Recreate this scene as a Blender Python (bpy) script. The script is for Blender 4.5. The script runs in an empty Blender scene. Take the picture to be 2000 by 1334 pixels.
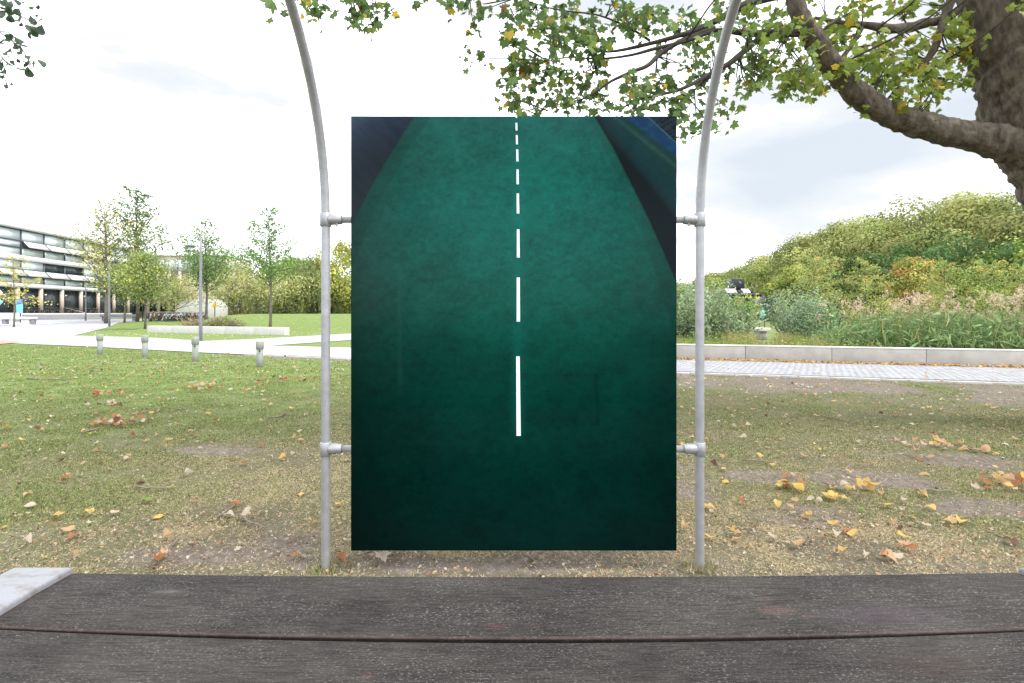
import bpy, bmesh, math, random
import numpy as np
from mathutils import Vector, Matrix

# ------------------------------------------------------------------ camera, world, sun, exposure
sc = bpy.context.scene
rng = np.random.default_rng(7)
random.seed(7)
EYE = 1.5
F = 1000.0                      # focal length in photograph pixels (2000 px wide)
HOR = 611.0                     # row of the horizon in the photograph
cam_d = bpy.data.cameras.new('camera')
cam = bpy.data.objects.new('camera', cam_d)
sc.collection.objects.link(cam)
cam.location = (0, 0, EYE)
cam.rotation_euler = (math.radians(90), 0, 0)
cam_d.sensor_width = 36.0
cam_d.lens = 18.0
cam_d.shift_y = -(667.0 - HOR) / 2000.0
cam_d.clip_start = 0.02
cam_d.clip_end = 6000
sc.camera = cam

SUN_EL, SUN_AZ = math.radians(56), math.radians(112)   # azimuth measured from +Y towards +X
world = bpy.data.worlds.new('World')
sc.world = world
world.use_nodes = True
wn, wl = world.node_tree.nodes, world.node_tree.links
wn.clear()
w_out = wn.new('ShaderNodeOutputWorld')
w_bg = wn.new('ShaderNodeBackground')
w_bg.inputs['Strength'].default_value = 0.1
sky = wn.new('ShaderNodeTexSky')
sky.sky_type = 'NISHITA'
sky.sun_disc = False
sky.sun_elevation = SUN_EL
sky.sun_rotation = SUN_AZ
sky.dust_density = 2.0
tc = wn.new('ShaderNodeTexCoord')
mp = wn.new('ShaderNodeMapping')
mp.inputs['Scale'].default_value = (1.0, 1.0, 3.2)
mp.inputs['Location'].default_value = (0.35, 0.2, 0.1)
nz = wn.new('ShaderNodeTexNoise')
nz.inputs['Scale'].default_value = 1.7
nz.inputs['Detail'].default_value = 6
nz.inputs['Roughness'].default_value = 0.5
rp = wn.new('ShaderNodeValToRGB')
rp.color_ramp.elements[0].position = 0.31
rp.color_ramp.elements[0].color = (2.75, 3.0, 3.3, 1)
rp.color_ramp.elements[1].position = 0.485
rp.color_ramp.elements[1].color = (10.5, 10.8, 11.2, 1)
rpm = rp.color_ramp.elements.new(0.405)
rpm.color = (3.4, 3.5, 3.6, 1)
mx = wn.new('ShaderNodeMix')
mx.data_type = 'RGBA'
mx.inputs[0].default_value = 0.97
wl.new(tc.outputs['Generated'], mp.inputs['Vector'])
wl.new(mp.outputs['Vector'], nz.inputs['Vector'])
wl.new(nz.outputs['Fac'], rp.inputs['Fac'])
wl.new(sky.outputs['Color'], mx.inputs[6])
wl.new(rp.outputs['Color'], mx.inputs[7])
wl.new(mx.outputs[2], w_bg.inputs['Color'])
wl.new(w_bg.outputs['Background'], w_out.inputs['Surface'])

sun_d = bpy.data.lights.new('sun', 'SUN')
sun_d.energy = 1.5
sun_d.angle = math.radians(24)
sun_d.color = (1.0, 0.96, 0.9)
sun = bpy.data.objects.new('sun', sun_d)
sc.collection.objects.link(sun)
sdir = Vector((math.sin(SUN_AZ) * math.cos(SUN_EL), math.cos(SUN_AZ) * math.cos(SUN_EL), math.sin(SUN_EL)))
sun.rotation_euler = sdir.to_track_quat('Z', 'Y').to_euler()

sc.view_settings.view_transform = 'Standard'
sc.view_settings.look = 'None'
sc.view_settings.exposure = 1.5
sc.view_settings.gamma = 1.0
sc.view_settings.use_curve_mapping = False

# ------------------------------------------------------------------ helpers
def lin(r, g, b):
    def f(c):
        c /= 255.0
        return c / 12.92 if c <= 0.04045 else ((c + 0.055) / 1.055) ** 2.4
    return (f(r), f(g), f(b))

def smooth(a):
    a = np.clip(a, 0, 1)
    return a * a * (3 - 2 * a)

_lat = np.random.default_rng(3).random((256, 256))
def vnoise(x, y):
    x = np.asarray(x, float); y = np.asarray(y, float)
    xi = np.floor(x).astype(int); yi = np.floor(y).astype(int)
    fx = x - xi; fy = y - yi
    fx = fx * fx * (3 - 2 * fx); fy = fy * fy * (3 - 2 * fy)
    a = _lat[xi & 255, yi & 255]; b = _lat[(xi + 1) & 255, yi & 255]
    c = _lat[xi & 255, (yi + 1) & 255]; d = _lat[(xi + 1) & 255, (yi + 1) & 255]
    return (a * (1 - fx) + b * fx) * (1 - fy) + (c * (1 - fx) + d * fx) * fy
def fbm(x, y, o=4):
    s = 0; a = 0.5; t = 0
    for k in range(o):
        s = s + a * vnoise(x * 2 ** k + 17.3 * k, y * 2 ** k + 5.1 * k); t += a; a *= 0.5
    return s / t

# path outline (near edge, far edge), in metres on the ground
NEAR = np.array([(-60, 48), (-40, 33.5), (-24.6, 25.0), (-18.7, 22.6), (-11.8, 19.2), (-9, 18.0), (-5.1, 16.3), (4, 12.6), (10.6, 10.6), (22, 7.3), (40, 2.0)])
def near_edge(x):
    return np.interp(x, NEAR[:, 0], NEAR[:, 1])

def H(x, y):
    x = np.asarray(x, float); y = np.asarray(y, float)
    h = 0.55 * smooth((y - 45) / 20)
    m = 1.40 * smooth((y - 38.5) / 10) * smooth((x + 33) / 8) * (1 - smooth((x + 13) / 6)) * (1 - 0.6 * smooth((y - 52) / 12))
    h = np.maximum(h, m)
    # slight unevenness of the near lawn
    h = h + 0.05 * (fbm(x * 0.35 + 9, y * 0.35 + 4, 2) - 0.5) * (y > 1) * (y < near_edge(x) - 0.4) * smooth((y - 3.4) / 2) * smooth((near_edge(x) - 0.4 - y) / 1.5)
    # planted bank behind the wall drops towards the pond
    d = y - (16.5 - (x - 5.25) * 0.292)
    h = h - 0.45 * smooth((d - 0.5) / 6) * smooth((x - 2) / 3) * (1 - smooth((y - 40) / 10))
    return h
def Hs(x, y):
    return float(H(np.array([x]), np.array([y]))[0])

def P(px, py, d):
    return Vector(((px - 1000) / F * d, d, EYE - (py - HOR) / F * d))
def G(px, py):
    """where the sight line of a photograph pixel meets the ground"""
    d = 2.0
    while d < 200:
        if EYE - (py - HOR) / F * d <= Hs((px - 1000) / F * d, d):
            break
        d += 0.02 + d * 0.002
    return ((px - 1000) / F * d, d)

class MB:
    def __init__(s):
        s.v = []; s.f = []; s.c = []; s.n = 0
    def add(s, v, faces, col=None):
        v = np.asarray(v, float).reshape(-1, 3)
        if isinstance(faces, np.ndarray):
            faces = [faces]
        for f in faces:
            s.f.append(np.asarray(f, np.int64) + s.n)
        s.v.append(v); s.n += len(v)
        if col is None: col = (1, 1, 1)
        col = np.asarray(col, float)
        if col.ndim == 1: col = np.tile(col, (len(v), 1))
        s.c.append(col)
        return s
    def box(s, lo, hi, col=None, M=None):
        x0, y0, z0 = lo; x1, y1, z1 = hi
        v = np.array([(x0,y0,z0),(x1,y0,z0),(x1,y1,z0),(x0,y1,z0),(x0,y0,z1),(x1,y0,z1),(x1,y1,z1),(x0,y1,z1)], float)
        if M is not None:
            v = np.array([M @ Vector(p) for p in v])
        f = np.array([(0,3,2,1),(4,5,6,7),(0,1,5,4),(1,2,6,5),(2,3,7,6),(3,0,4,7)])
        return s.add(v, f, col)
    def tube(s, pts, rad, n=8, cap=True, col=None, rough=0.0):
        pts = np.array([tuple(p) for p in pts], float)
        k = len(pts)
        rad = np.full(k, rad, float) if np.isscalar(rad) else np.asarray(rad, float)
        t = np.gradient(pts, axis=0)
        t /= np.linalg.norm(t, axis=1)[:, None] + 1e-9
        up = np.array((0, 0, 1.0)) if abs(t[0][2]) < 0.9 else np.array((1.0, 0, 0))
        a = np.cross(t[0], up); a /= np.linalg.norm(a)
        rings = []
        ang = np.arange(n) * 2 * math.pi / n
        for i in range(k):
            a = a - t[i] * np.dot(a, t[i]); a /= np.linalg.norm(a) + 1e-9
            b = np.cross(t[i], a)
            rr = rad[i] * (1 + rough * (rng.random(n) - 0.5)) if rough else np.full(n, rad[i])
            rings.append(pts[i] + (np.cos(ang) * rr)[:, None] * a + (np.sin(ang) * rr)[:, None] * b)
        v = np.concatenate(rings)
        i = np.arange(k - 1)[:, None] * n; j = np.arange(n)[None, :]; j2 = (j + 1) % n
        q = np.stack([i + j, i + j2, i + n + j2, i + n + j], -1).reshape(-1, 4)
        fs = [q]
        if cap:
            fs.append(np.arange(n)[::-1][None, :]); fs.append((np.arange(n) + (k - 1) * n)[None, :])
        return s.add(v, fs, col)
    def build(s, name, mat, parent=None, smooth_=False, bevel=0.0, link=True):
        v = np.concatenate(s.v); me = bpy.data.meshes.new(name)
        tot = np.concatenate([np.full(len(f), f.shape[1]) for f in s.f])
        idx = np.concatenate([f.ravel() for f in s.f])
        me.vertices.add(len(v)); me.vertices.foreach_set('co', v.astype(np.float32).ravel())
        me.loops.add(len(idx)); me.loops.foreach_set('vertex_index', idx.astype(np.int32))
        me.polygons.add(len(tot))
        me.polygons.foreach_set('loop_start', np.concatenate([[0], np.cumsum(tot)[:-1]]).astype(np.int32))
        me.polygons.foreach_set('loop_total', tot.astype(np.int32))
        if smooth_: me.polygons.foreach_set('use_smooth', np.ones(len(tot), bool))
        me.update(calc_edges=True)
        c = np.concatenate(s.c)
        if not np.all(c == 1):
            at = me.color_attributes.new('Col', 'FLOAT_COLOR', 'POINT')
            at.data.foreach_set('color', np.concatenate([c, np.ones((len(c), 1))], 1).astype(np.float32).ravel())
        if mat: me.materials.append(mat)
        if not link: return me
        o = bpy.data.objects.new(name, me)
        sc.collection.objects.link(o)
        if parent: 
            o.parent = parent
            o.matrix_parent_inverse = Matrix.Translation(parent.location).inverted() if parent.rotation_euler.z == 0 else (Matrix.Translation(parent.location) @ Matrix.Rotation(parent.rotation_euler.z, 4, 'Z')).inverted()
        if bevel:
            m = o.modifiers.new('bevel', 'BEVEL'); m.width = bevel; m.segments = 2; m.limit_method = 'ANGLE'
        return o

def tag(o, label=None, cat=None, group=None, kind=None):
    if label: o['label'] = label
    if cat: o['category'] = cat
    if group: o['group'] = group
    if kind: o['kind'] = kind
    return o
def empty(name, loc, label, cat, group=None, rz=0.0):
    o = bpy.data.objects.new(name, None)
    sc.collection.objects.link(o)
    o.location = loc; o.rotation_euler = (0, 0, rz); o.empty_display_size = 0.2
    return tag(o, label, cat, group)
def copy_tree(o, parent=None):
    c = o.copy(); sc.collection.objects.link(c)
    if parent: c.parent = parent
    for ch in list(o.children): copy_tree(ch, c)
    return c

def material(name, color=(0.5,0.5,0.5), rough=0.7, metal=0.0, spec=0.5, var=0.0, vscale=5.0, bump=0.0, bscale=30.0, attr=False, trans=0.0, stretch=(1,1,1), coords='Object', color2=None, detail=6):
    m = bpy.data.materials.new(name); m.use_nodes = True
    n, l = m.node_tree.nodes, m.node_tree.links
    b = n['Principled BSDF']
    b.inputs['Roughness'].default_value = rough
    b.inputs['Metallic'].default_value = metal
    b.inputs['Specular IOR Level'].default_value = spec
    t = n.new('ShaderNodeTexCoord'); mpn = n.new('ShaderNodeMapping')
    mpn.inputs['Scale'].default_value = stretch
    l.new(t.outputs[coords], mpn.inputs['Vector'])
    if attr:
        a = n.new('ShaderNodeAttribute'); a.attribute_name = 'Col'
        src = a.outputs['Color']
        if color != (1, 1, 1):
            mm = n.new('ShaderNodeMix'); mm.data_type = 'RGBA'; mm.blend_type = 'MULTIPLY'; mm.inputs[0].default_value = 1
            l.new(src, mm.inputs[6]); mm.inputs[7].default_value = (*color, 1); src = mm.outputs[2]
    else:
        r = n.new('ShaderNodeRGB'); r.outputs[0].default_value = (*color, 1); src = r.outputs[0]
    if var > 0 or color2:
        nzn = n.new('ShaderNodeTexNoise'); nzn.inputs['Scale'].default_value = vscale; nzn.inputs['Detail'].default_value = detail
        nzn.inputs['Roughness'].default_value = 0.65
        l.new(mpn.outputs['Vector'], nzn.inputs['Vector'])
        ramp = n.new('ShaderNodeValToRGB')
        ramp.color_ramp.elements[0].position = 0.32; ramp.color_ramp.elements[1].position = 0.68
        l.new(nzn.outputs['Fac'], ramp.inputs['Fac'])
        mm = n.new('ShaderNodeMix'); mm.data_type = 'RGBA'
        if color2:
            l.new(ramp.outputs['Color'], mm.inputs[0])
            l.new(src, mm.inputs[6]); mm.inputs[7].default_value = (*color2, 1)
        else:
            mm.blend_type = 'MULTIPLY'; mm.inputs[0].default_value = 1
            ramp.color_ramp.elements[0].color = (1 - var, 1 - var, 1 - var, 1)
            ramp.color_ramp.elements[1].color = (1 + var, 1 + var, 1 + var, 1)
            l.new(src, mm.inputs[6]); l.new(ramp.outputs['Color'], mm.inputs[7])
        src = mm.outputs[2]
    l.new(src, b.inputs['Base Color'])
    if bump > 0:
        nb = n.new('ShaderNodeTexNoise'); nb.inputs['Scale'].default_value = bscale; nb.inputs['Detail'].default_value = 8
        l.new(mpn.outputs['Vector'], nb.inputs['Vector'])
        bp = n.new('ShaderNodeBump'); bp.inputs['Strength'].default_value = 0.8; bp.inputs['Distance'].default_value = bump
        l.new(nb.outputs['Fac'], bp.inputs['Height']); l.new(bp.outputs['Normal'], b.inputs['Normal'])
    if trans > 0:
        tr = n.new('ShaderNodeBsdfTranslucent'); ms = n.new('ShaderNodeMixShader'); ms.inputs[0].default_value = trans
        l.new(src, tr.inputs['Color'])
        out = n['Material Output']
        l.new(b.outputs[0], ms.inputs[1]); l.new(tr.outputs[0], ms.inputs[2]); l.new(ms.outputs[0], out.inputs['Surface'])
    return m

M = {}
M['galv'] = material('galvanised_tube', (0.33, 0.335, 0.355), 0.45, 0.5, var=0.13, vscale=16, bump=0.0008, bscale=60, detail=10)
M['galv_cast'] = material('galvanised_fitting', (0.30, 0.305, 0.32), 0.5, 0.5, var=0.15, vscale=60, bump=0.001, bscale=120)
M['dark_gap'] = material('dark_panel_edge', (0.02, 0.025, 0.025), 0.6)
M['concrete'] = material('pale_concrete', (0.34, 0.325, 0.30), 0.85, var=0.13, vscale=2.5, bump=0.003, bscale=40)
M['concrete_top'] = material('concrete_coping', (0.50, 0.49, 0.47), 0.85, var=0.08, vscale=5, bump=0.002, bscale=40)
M['concrete_far'] = material('far_concrete', (0.55, 0.54, 0.52), 0.85, var=0.08, vscale=1.5)
M['paver'] = material('grey_paver', (0.46, 0.47, 0.50), 0.8, var=0.16, vscale=2.2, bump=0.003, bscale=50, coords='Object')
M['path'] = material('path_surface', (0.32, 0.325, 0.345), 0.85, var=0.10, vscale=1.2, bump=0.004, bscale=30)
M['joint'] = material('path_joint_sand', (0.23, 0.225, 0.22), 0.95, var=0.2, vscale=12)
M['kerb'] = material('kerb_stone', (0.40, 0.385, 0.37), 0.85, var=0.18, vscale=4, bump=0.003, bscale=50)
M['red_paving'] = material('red_brick_paving', (0.40, 0.20, 0.15), 0.85, var=0.15, vscale=6)
M['leafmat'] = material('leaf_surface', (1.05, 1.05, 1.05), 0.6, attr=True, trans=0.48, spec=0.25)
M['leaf_far'] = material('far_foliage', (1.7, 1.62, 1.6), 0.8, attr=True, trans=0.25, spec=0.15)
M['grass'] = material('grass_blade', (1, 1, 1), 0.7, attr=True, trans=0.3, spec=0.2)
M['bark'] = material('maple_bark', (0.165, 0.14, 0.11), 0.95, spec=0.2, bump=0.02, bscale=13, stretch=(2.4, 2.4, 1.0), coords='Object', color2=(0.04, 0.032, 0.026), vscale=4.2, detail=12)
M['bark_dark'] = material('twig_bark', (0.05, 0.042, 0.036), 0.9, var=0.3, vscale=8)
M['bark_far'] = material('far_bark', (0.13, 0.115, 0.10), 0.9, var=0.3, vscale=3)
M['white_paint'] = material('white_cladding', (0.68, 0.69, 0.70), 0.5, var=0.03, vscale=0.5)
M['beige'] = material('beige_render', (0.50, 0.43, 0.36), 0.85, var=0.08, vscale=0.6)
M['dark_frame'] = material('dark_window_frame', (0.06, 0.07, 0.09), 0.4)
M['glass_light'] = material('painted_sky_glass', (0.76, 0.84, 0.88), 0.12, 0.15, spec=0.9, var=0.08, vscale=0.3)  # cloudy sky reflection put into the pale base colour
M['glass_grey'] = material('grey_lower_glass', (0.60, 0.67, 0.68), 0.25, 0.1, var=0.06, vscale=0.4)
M['glass_dark'] = material('dark_glass', (0.035, 0.045, 0.05), 0.08, 0.0, var=0.3, vscale=0.5)
M['steps'] = material('grey_stone_steps', (0.19, 0.19, 0.20), 0.85, var=0.1, vscale=2)
M['bollard'] = material('bollard_paint', (0.21, 0.225, 0.205), 0.6, var=0.12, vscale=9)
M['bollard_cap'] = material('bollard_cap_paint', (0.25, 0.265, 0.24), 0.55, var=0.1, vscale=9)
M['lamp'] = material('lamp_post_paint', (0.20, 0.205, 0.23), 0.45, 0.3, var=0.06, vscale=3)
M['lamp_head'] = material('lamp_head_paint', (0.10, 0.105, 0.115), 0.6)
M['furn'] = material('terrace_wood', (0.12, 0.11, 0.10), 0.8)
M['black'] = material('black_metal', (0.02, 0.02, 0.022), 0.5)
M['roof_black'] = material('black_roof_cladding', (0.025, 0.024, 0.035), 0.45, var=0.2, vscale=1)
M['blue_sign'] = material('blue_sign_panel', lin(60, 120, 190), 0.5)
M['cyan_sign'] = material('turquoise_sign_panel', lin(110, 205, 215), 0.5)
M['yellow_sign'] = material('yellow_sign_panel', lin(250, 190, 20), 0.5)
M['purple_sign'] = material('purple_sign_panel', lin(80, 60, 150), 0.5)
M['white_sign'] = material('white_sign_panel', (0.75, 0.75, 0.75), 0.5)
M['twig'] = material('dead_twig', (0.17, 0.135, 0.11), 0.9, var=0.3, vscale=20)
M['soil'] = material('bare_soil', (0.20, 0.165, 0.15), 0.95, var=0.25, vscale=3)

# ------------------------------------------------------------------ ground
def green_map(x, y):
    n = fbm(x * 0.55 + 3, y * 0.55 + 8, 3)
    left = smooth((-x - 0.2) / 7.0)
    far = smooth((y - 3.5) / 9.0)
    g = 0.10 + 0.28 * left + 0.10 * far + 0.58 * left * far + (n - 0.5) * 0.75
    return np.clip(g + (y > 24) * 0.4 + (y > 33) * 0.15, 0, 1)
PATCH = [(1590, 1015, 0.42, 0.30), (1945, 995, 0.55, 0.22), (1700, 940, 0.55, 0.25), (1340, 950, 0.2, 0.45), (1150, 1100, 0.55, 0.16), (1480, 930, 0.4, 0.2),
         (560, 1060, 0.30, 0.2), (700, 1105, 0.5, 0.15), (450, 1085, 0.6, 0.14), (1900, 900, 0.8, 0.3), (420, 880, 0.5, 0.2), (1360, 1105, 0.25, 0.12), (960, 1110, 0.6, 0.12), (1760, 890, 0.5, 0.2)]
PATCHW = [(G(a, b), rx, ry) for a, b, rx, ry in PATCH]
def bare_map(x, y):
    n = fbm(x * 1.3, y * 1.3, 4)
    dist = near_edge(x) - y
    wid = 0.5 + 3.3 * smooth((x + 1) / 7) + 0.25 * np.clip(-x - 3, -0.5, 1)
    wid = np.where(x < -11, 0.0, wid)
    b = (1 - smooth((dist - wid * 0.55) / (wid * 0.6 + 0.05))) * (dist > -0.5) * (x > -11.5)
    b = b * np.clip(0.7 + (n - 0.5) * 2.5, 0, 1.2)
    b = np.maximum(b, (smooth((n - 0.60) / 0.12)) * 0.7 * smooth((9 - y) / 4) * (0.6 + 0.4 * smooth((x + 2) / 3)))
    for (cx, cy), rx, ry in PATCHW:
        q = ((x - cx) / rx) ** 2 + ((y - cy) / ry) ** 2
        b = np.maximum(b, (1 - smooth((q - 0.3 + (n - 0.5) * 2.2) / 0.9)))
    near = (1 - smooth((y - 3.0) / 0.9)) * 0.55
    b = np.maximum(b, near * np.clip(0.5 + (n - 0.5) * 4, 0, 1))
    return np.clip(b, 0, 1)

def axis(a, b, step, far, g):
    v = list(np.arange(a, b, step)); s = step; lo = a; hi = v[-1]
    while hi < far: s *= g; hi += s; v.append(hi)
    s = step
    while lo > -far: s *= g; lo -= s; v.insert(0, lo)
    return np.array(v)
gx = axis(-16, 14, 0.12, 2500, 1.12)
gy = axis(0.5, 19, 0.10, 3000, 1.07)
gy = gy[gy > -400]
XX, YY = np.meshgrid(gx, gy)
ZZ = H(XX, YY)
b = MB()
nx, ny = len(gx), len(gy)
ii, jj = np.meshgrid(np.arange(ny - 1), np.arange(nx - 1), indexing='ij')
q = np.stack([ii * nx + jj, ii * nx + jj + 1, (ii + 1) * nx + jj + 1, (ii + 1) * nx + jj], -1).reshape(-1, 4)
gcol = np.stack([green_map(XX, YY), bare_map(XX, YY), np.zeros_like(XX)], -1).reshape(-1, 3)
b.add(np.stack([XX, YY, ZZ], -1).reshape(-1, 3), q, gcol)

mg = bpy.data.materials.new('lawn_soil_and_turf'); mg.use_nodes = True
n, l = mg.node_tree.nodes, mg.node_tree.links
pb = n['Principled BSDF']; pb.inputs['Roughness'].default_value = 0.95; pb.inputs['Specular IOR Level'].default_value = 0.15
at = n.new('ShaderNodeAttribute'); at.attribute_name = 'Col'
sp = n.new('ShaderNodeSeparateColor'); l.new(at.outputs['Color'], sp.inputs[0])
tcn = n.new('ShaderNodeTexCoord')
def noise(sc_, det=8, ro=0.65):
    x = n.new('ShaderNodeTexNoise'); x.inputs['Scale'].default_value = sc_; x.inputs['Detail'].default_value = det; x.inputs['Roughness'].default_value = ro
    l.new(tcn.outputs['Object'], x.inputs['Vector']); return x
def ramp(src, p0, c0, p1, c1):
    r = n.new('ShaderNodeValToRGB'); r.color_ramp.elements[0].position = p0; r.color_ramp.elements[1].position = p1
    r.color_ramp.elements[0].color = (*c0, 1); r.color_ramp.elements[1].color = (*c1, 1); l.new(src, r.inputs['Fac']); return r.outputs['Color']
def mix(f, a, bb, mode='MIX'):
    m_ = n.new('ShaderNodeMix'); m_.data_type = 'RGBA'; m_.blend_type = mode
    for s_, v_ in ((0, f), (6, a), (7, bb)):
        if hasattr(v_, 'is_linked') or hasattr(v_, 'links'): l.new(v_, m_.inputs[s_])
        elif s_ == 0: m_.inputs[0].default_value = v_
        else: m_.inputs[s_].default_value = (*v_, 1)
    return m_.outputs[2]
n1 = noise(14); n2 = noise(45, 9, 0.75); n3 = noise(2.0, 5)
straw = ramp(n2.outputs['Fac'], 0.3, (0.06, 0.052, 0.03), 0.7, (0.20, 0.18, 0.10))  # brown thatch, darkened further to paint shade between the blades
grn = ramp(n2.outputs['Fac'], 0.3, (0.09, 0.13, 0.035), 0.7, (0.22, 0.295, 0.09))
soil = ramp(n1.outputs['Fac'], 0.3, (0.11, 0.09, 0.075), 0.7, (0.25, 0.21, 0.18))
turf = mix(sp.outputs[0], straw, grn)
def jitter(src, amt):
    a_ = n.new('ShaderNodeMath'); a_.operation = 'MULTIPLY_ADD'; l.new(n1.outputs['Fac'], a_.inputs[0]); a_.inputs[1].default_value = amt; l.new(src, a_.inputs[2])
    b_ = n.new('ShaderNodeMath'); b_.operation = 'SUBTRACT'; l.new(a_.outputs[0], b_.inputs[0]); b_.inputs[1].default_value = amt * 0.5; b_.use_clamp = True
    return b_.outputs[0]
col = mix(jitter(sp.outputs[1], 1.2), turf, soil)
col = mix(0.5, col, ramp(n3.outputs['Fac'], 0.3, (0.7, 0.7, 0.7), 0.7, (1.2, 1.2, 1.2)), 'MULTIPLY')
l.new(col, pb.inputs['Base Color'])
bp = n.new('ShaderNodeBump'); bp.inputs['Distance'].default_value = 0.05; bp.inputs['Strength'].default_value = 1.0
nb = noise(35, 10); l.new(nb.outputs['Fac'], bp.inputs['Height']); l.new(bp.outputs['Normal'], pb.inputs['Normal'])
ground = tag(b.build('ground', mg, smooth_=True), kind='structure')

# sheets laid on the terrain
def sheet(name, poly, mat, dz, step=2.5, parent=None):
    bm = bmesh.new()
    vs = [bm.verts.new((p[0], p[1], 0)) for p in poly]
    bm.faces.new(vs)
    pa = np.array(poly)
    for ax in (0, 1):
        lo, hi = pa[:, ax].min(), pa[:, ax].max()
        k = math.ceil(lo / step) * step
        while k < hi:
            co = [0, 0, 0]; co[ax] = k; no = [0, 0, 0]; no[ax] = 1
            bmesh.ops.bisect_plane(bm, geom=bm.verts[:] + bm.edges[:] + bm.faces[:], plane_co=co, plane_no=no)
            k += step
    bmesh.ops.triangulate(bm, faces=bm.faces[:])
    for v in bm.verts: v.co.z = Hs(v.co.x, v.co.y) + dz
    bmesh.ops.recalc_face_normals(bm, faces=bm.faces[:])
    me = bpy.data.meshes.new(name); bm.to_mesh(me); bm.free()
    if me.polygons and me.polygons[0].normal.z < 0: me.flip_normals()
    me.materials.append(mat)
    o = bpy.data.objects.new(name, me); sc.collection.objects.link(o)
    if parent: o.parent = parent
    return o

near = [tuple(p) for p in NEAR]
PX0 = 2.4                      # east of this the path is built of single pavers
ye = float(near_edge(PX0))
farline = lambda x: 16.15 - (x - 5.25) * 0.295 if x > 2.4 else 16.99 + (2.4 - x) * 0.512
# western path with the fork and the plaza, all one surface
poly = [near[1], near[2], near[3], near[4], near[5], near[6], (PX0, ye), (PX0, farline(PX0)), (-6.8, 21.7), (-10.9, 23.1), (-8.8, 27.8), (-3.5, 40), (-3, 60),
        (-8, 60), (-8.6, 42), (-11.5, 36.6), (-13.0, 32.6), (-14.7, 28.6), (-16.2, 26.9), (-21.4, 30.4), (-28.5, 33.3), (-36, 44.5), (-43.9, 57), (-46, 70), (-62, 70), (-64, 60), (-90, 60), (-90, 42)]
path = tag(sheet('path', poly, M['path'], 0.025), kind='structure')
bed = tag(sheet('paved_path', [(PX0, ye), near[7], near[8], near[9], near[10], (40, 5.9), (22, farline(22)), (13.8, farline(13.8)), (5.25, farline(5.25)), (PX0, farline(PX0))], M['joint'], 0.030), kind='structure')
tag(sheet('red_paving', [G(-60, 664), G(0, 664.5), G(45, 668.5), G(30, 671), G(0, 673), G(-60, 668)], M['red_paving'], 0.035), kind='structure')
tag(sheet('lawn_patch', [G(-80, 634), G(0, 636), G(60, 635), G(128, 631), G(60, 629.5), G(-80, 629)], None, 0.06), kind='structure').data.materials.append(material('far_lawn', (0.16, 0.26, 0.06), 0.95, var=0.2, vscale=2))

# pavers: long side across the path, stretcher rows, individual for the nearest 300
pv = MB(); pv.box((-0.073, -0.146, -0.05), (0.073, 0.146, 0.0))
paver_me = pv.build('paver', M['paver'], link=False)
paver_mats = [material('grey_paver_tone', tuple(c * k for c in (0.265, 0.27, 0.285)), 0.8, var=0.12, vscale=3, bump=0.003, bscale=60) for k in (0.93, 0.98, 1.02, 1.07)]
p_meshes = []
for mm in paver_mats:
    m2 = paver_me.copy(); m2.materials.clear(); m2.materials.append(mm); p_meshes.append(m2)
cells = []
uvec = np.array((0.957, -0.290)); nvec = np.array((0.290, 0.957)); org = np.array((PX0, ye))
for r in range(0, 30):
    for k in range(-4, 190):
        a = org + uvec * (k * 0.152 + (r % 2) * 0.076) + nvec * (0.10 + r * 0.301)
        if a[0] < PX0 + 0.1 or a[0] > 24: continue
        lo_ = a[1] - near_edge(a[0]); hi_ = farline(a[0]) - a[1]
        if lo_ < 0.15 or hi_ < 0.45: continue
        cells.append(a)
cells.sort(key=lambda a: (abs(a[0]) > a[1] * 1.02, a[1] * a[1] + 0.5 * a[0] ** 2))
rz = math.atan2(uvec[1], uvec[0])
rest = MB()
for i, a in enumerate(cells):
    z = Hs(*a) + 0.036 + random.uniform(-0.003, 0.003)
    if i < 290:
        o = bpy.data.objects.new('paver', random.choice(p_meshes)); sc.collection.objects.link(o)
        o.parent = bed; o.location = (a[0], a[1], z); o.rotation_euler = (random.uniform(-.006, .006), random.uniform(-.006, .006), rz + random.uniform(-.008, .008))
    else:
        T = Matrix.Translation((a[0], a[1], z)) @ Matrix.Rotation(rz + random.uniform(-.008, .008), 4, 'Z')
        k = random.choice((0.93, 0.98, 1.02, 1.07))
        rest.box((-0.073, -0.146, -0.05), (0.073, 0.146, 0), (k, k, k), T)
M['paver_rest'] = material('grey_paver_rest', (0.265, 0.27, 0.285), 0.8, var=0.12, vscale=3, attr=True)
tag(rest.build('pavers', M['paver_rest'], bed), kind='stuff')

# kerb stones along the near edge of the path: each stone a part
kb = empty('path_kerb', (4, 12.6, 0), 'narrow grey kerb stones edging the near side of the paved path', 'kerb')
def along(x0, x1, step):
    x = x0
    while x < x1:
        y = float(near_edge(x)); y2 = float(near_edge(x + 0.1)); L = math.hypot(0.1, y2 - y)
        dx = step * 0.1 / L
        yield x, y, x + dx, float(near_edge(x + dx))
        x += dx
for x0, y0, x1, y1 in along(-9.5, 20, 1.0):
    kk = MB(); L = math.hypot(x1 - x0, y1 - y0)
    T = Matrix.Translation((x0, y0, Hs(x0, y0))) @ Matrix.Rotation(math.atan2(y1 - y0, x1 - x0), 4, 'Z')
    zt = 0.044 + random.uniform(-.003, .003)
    kk.box((0.005, -0.03, -0.1), (L - 0.005, 0.07, zt), None, T)
    kk.build('kerb_stone', M['kerb'], kb, bevel=0.006)
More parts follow.
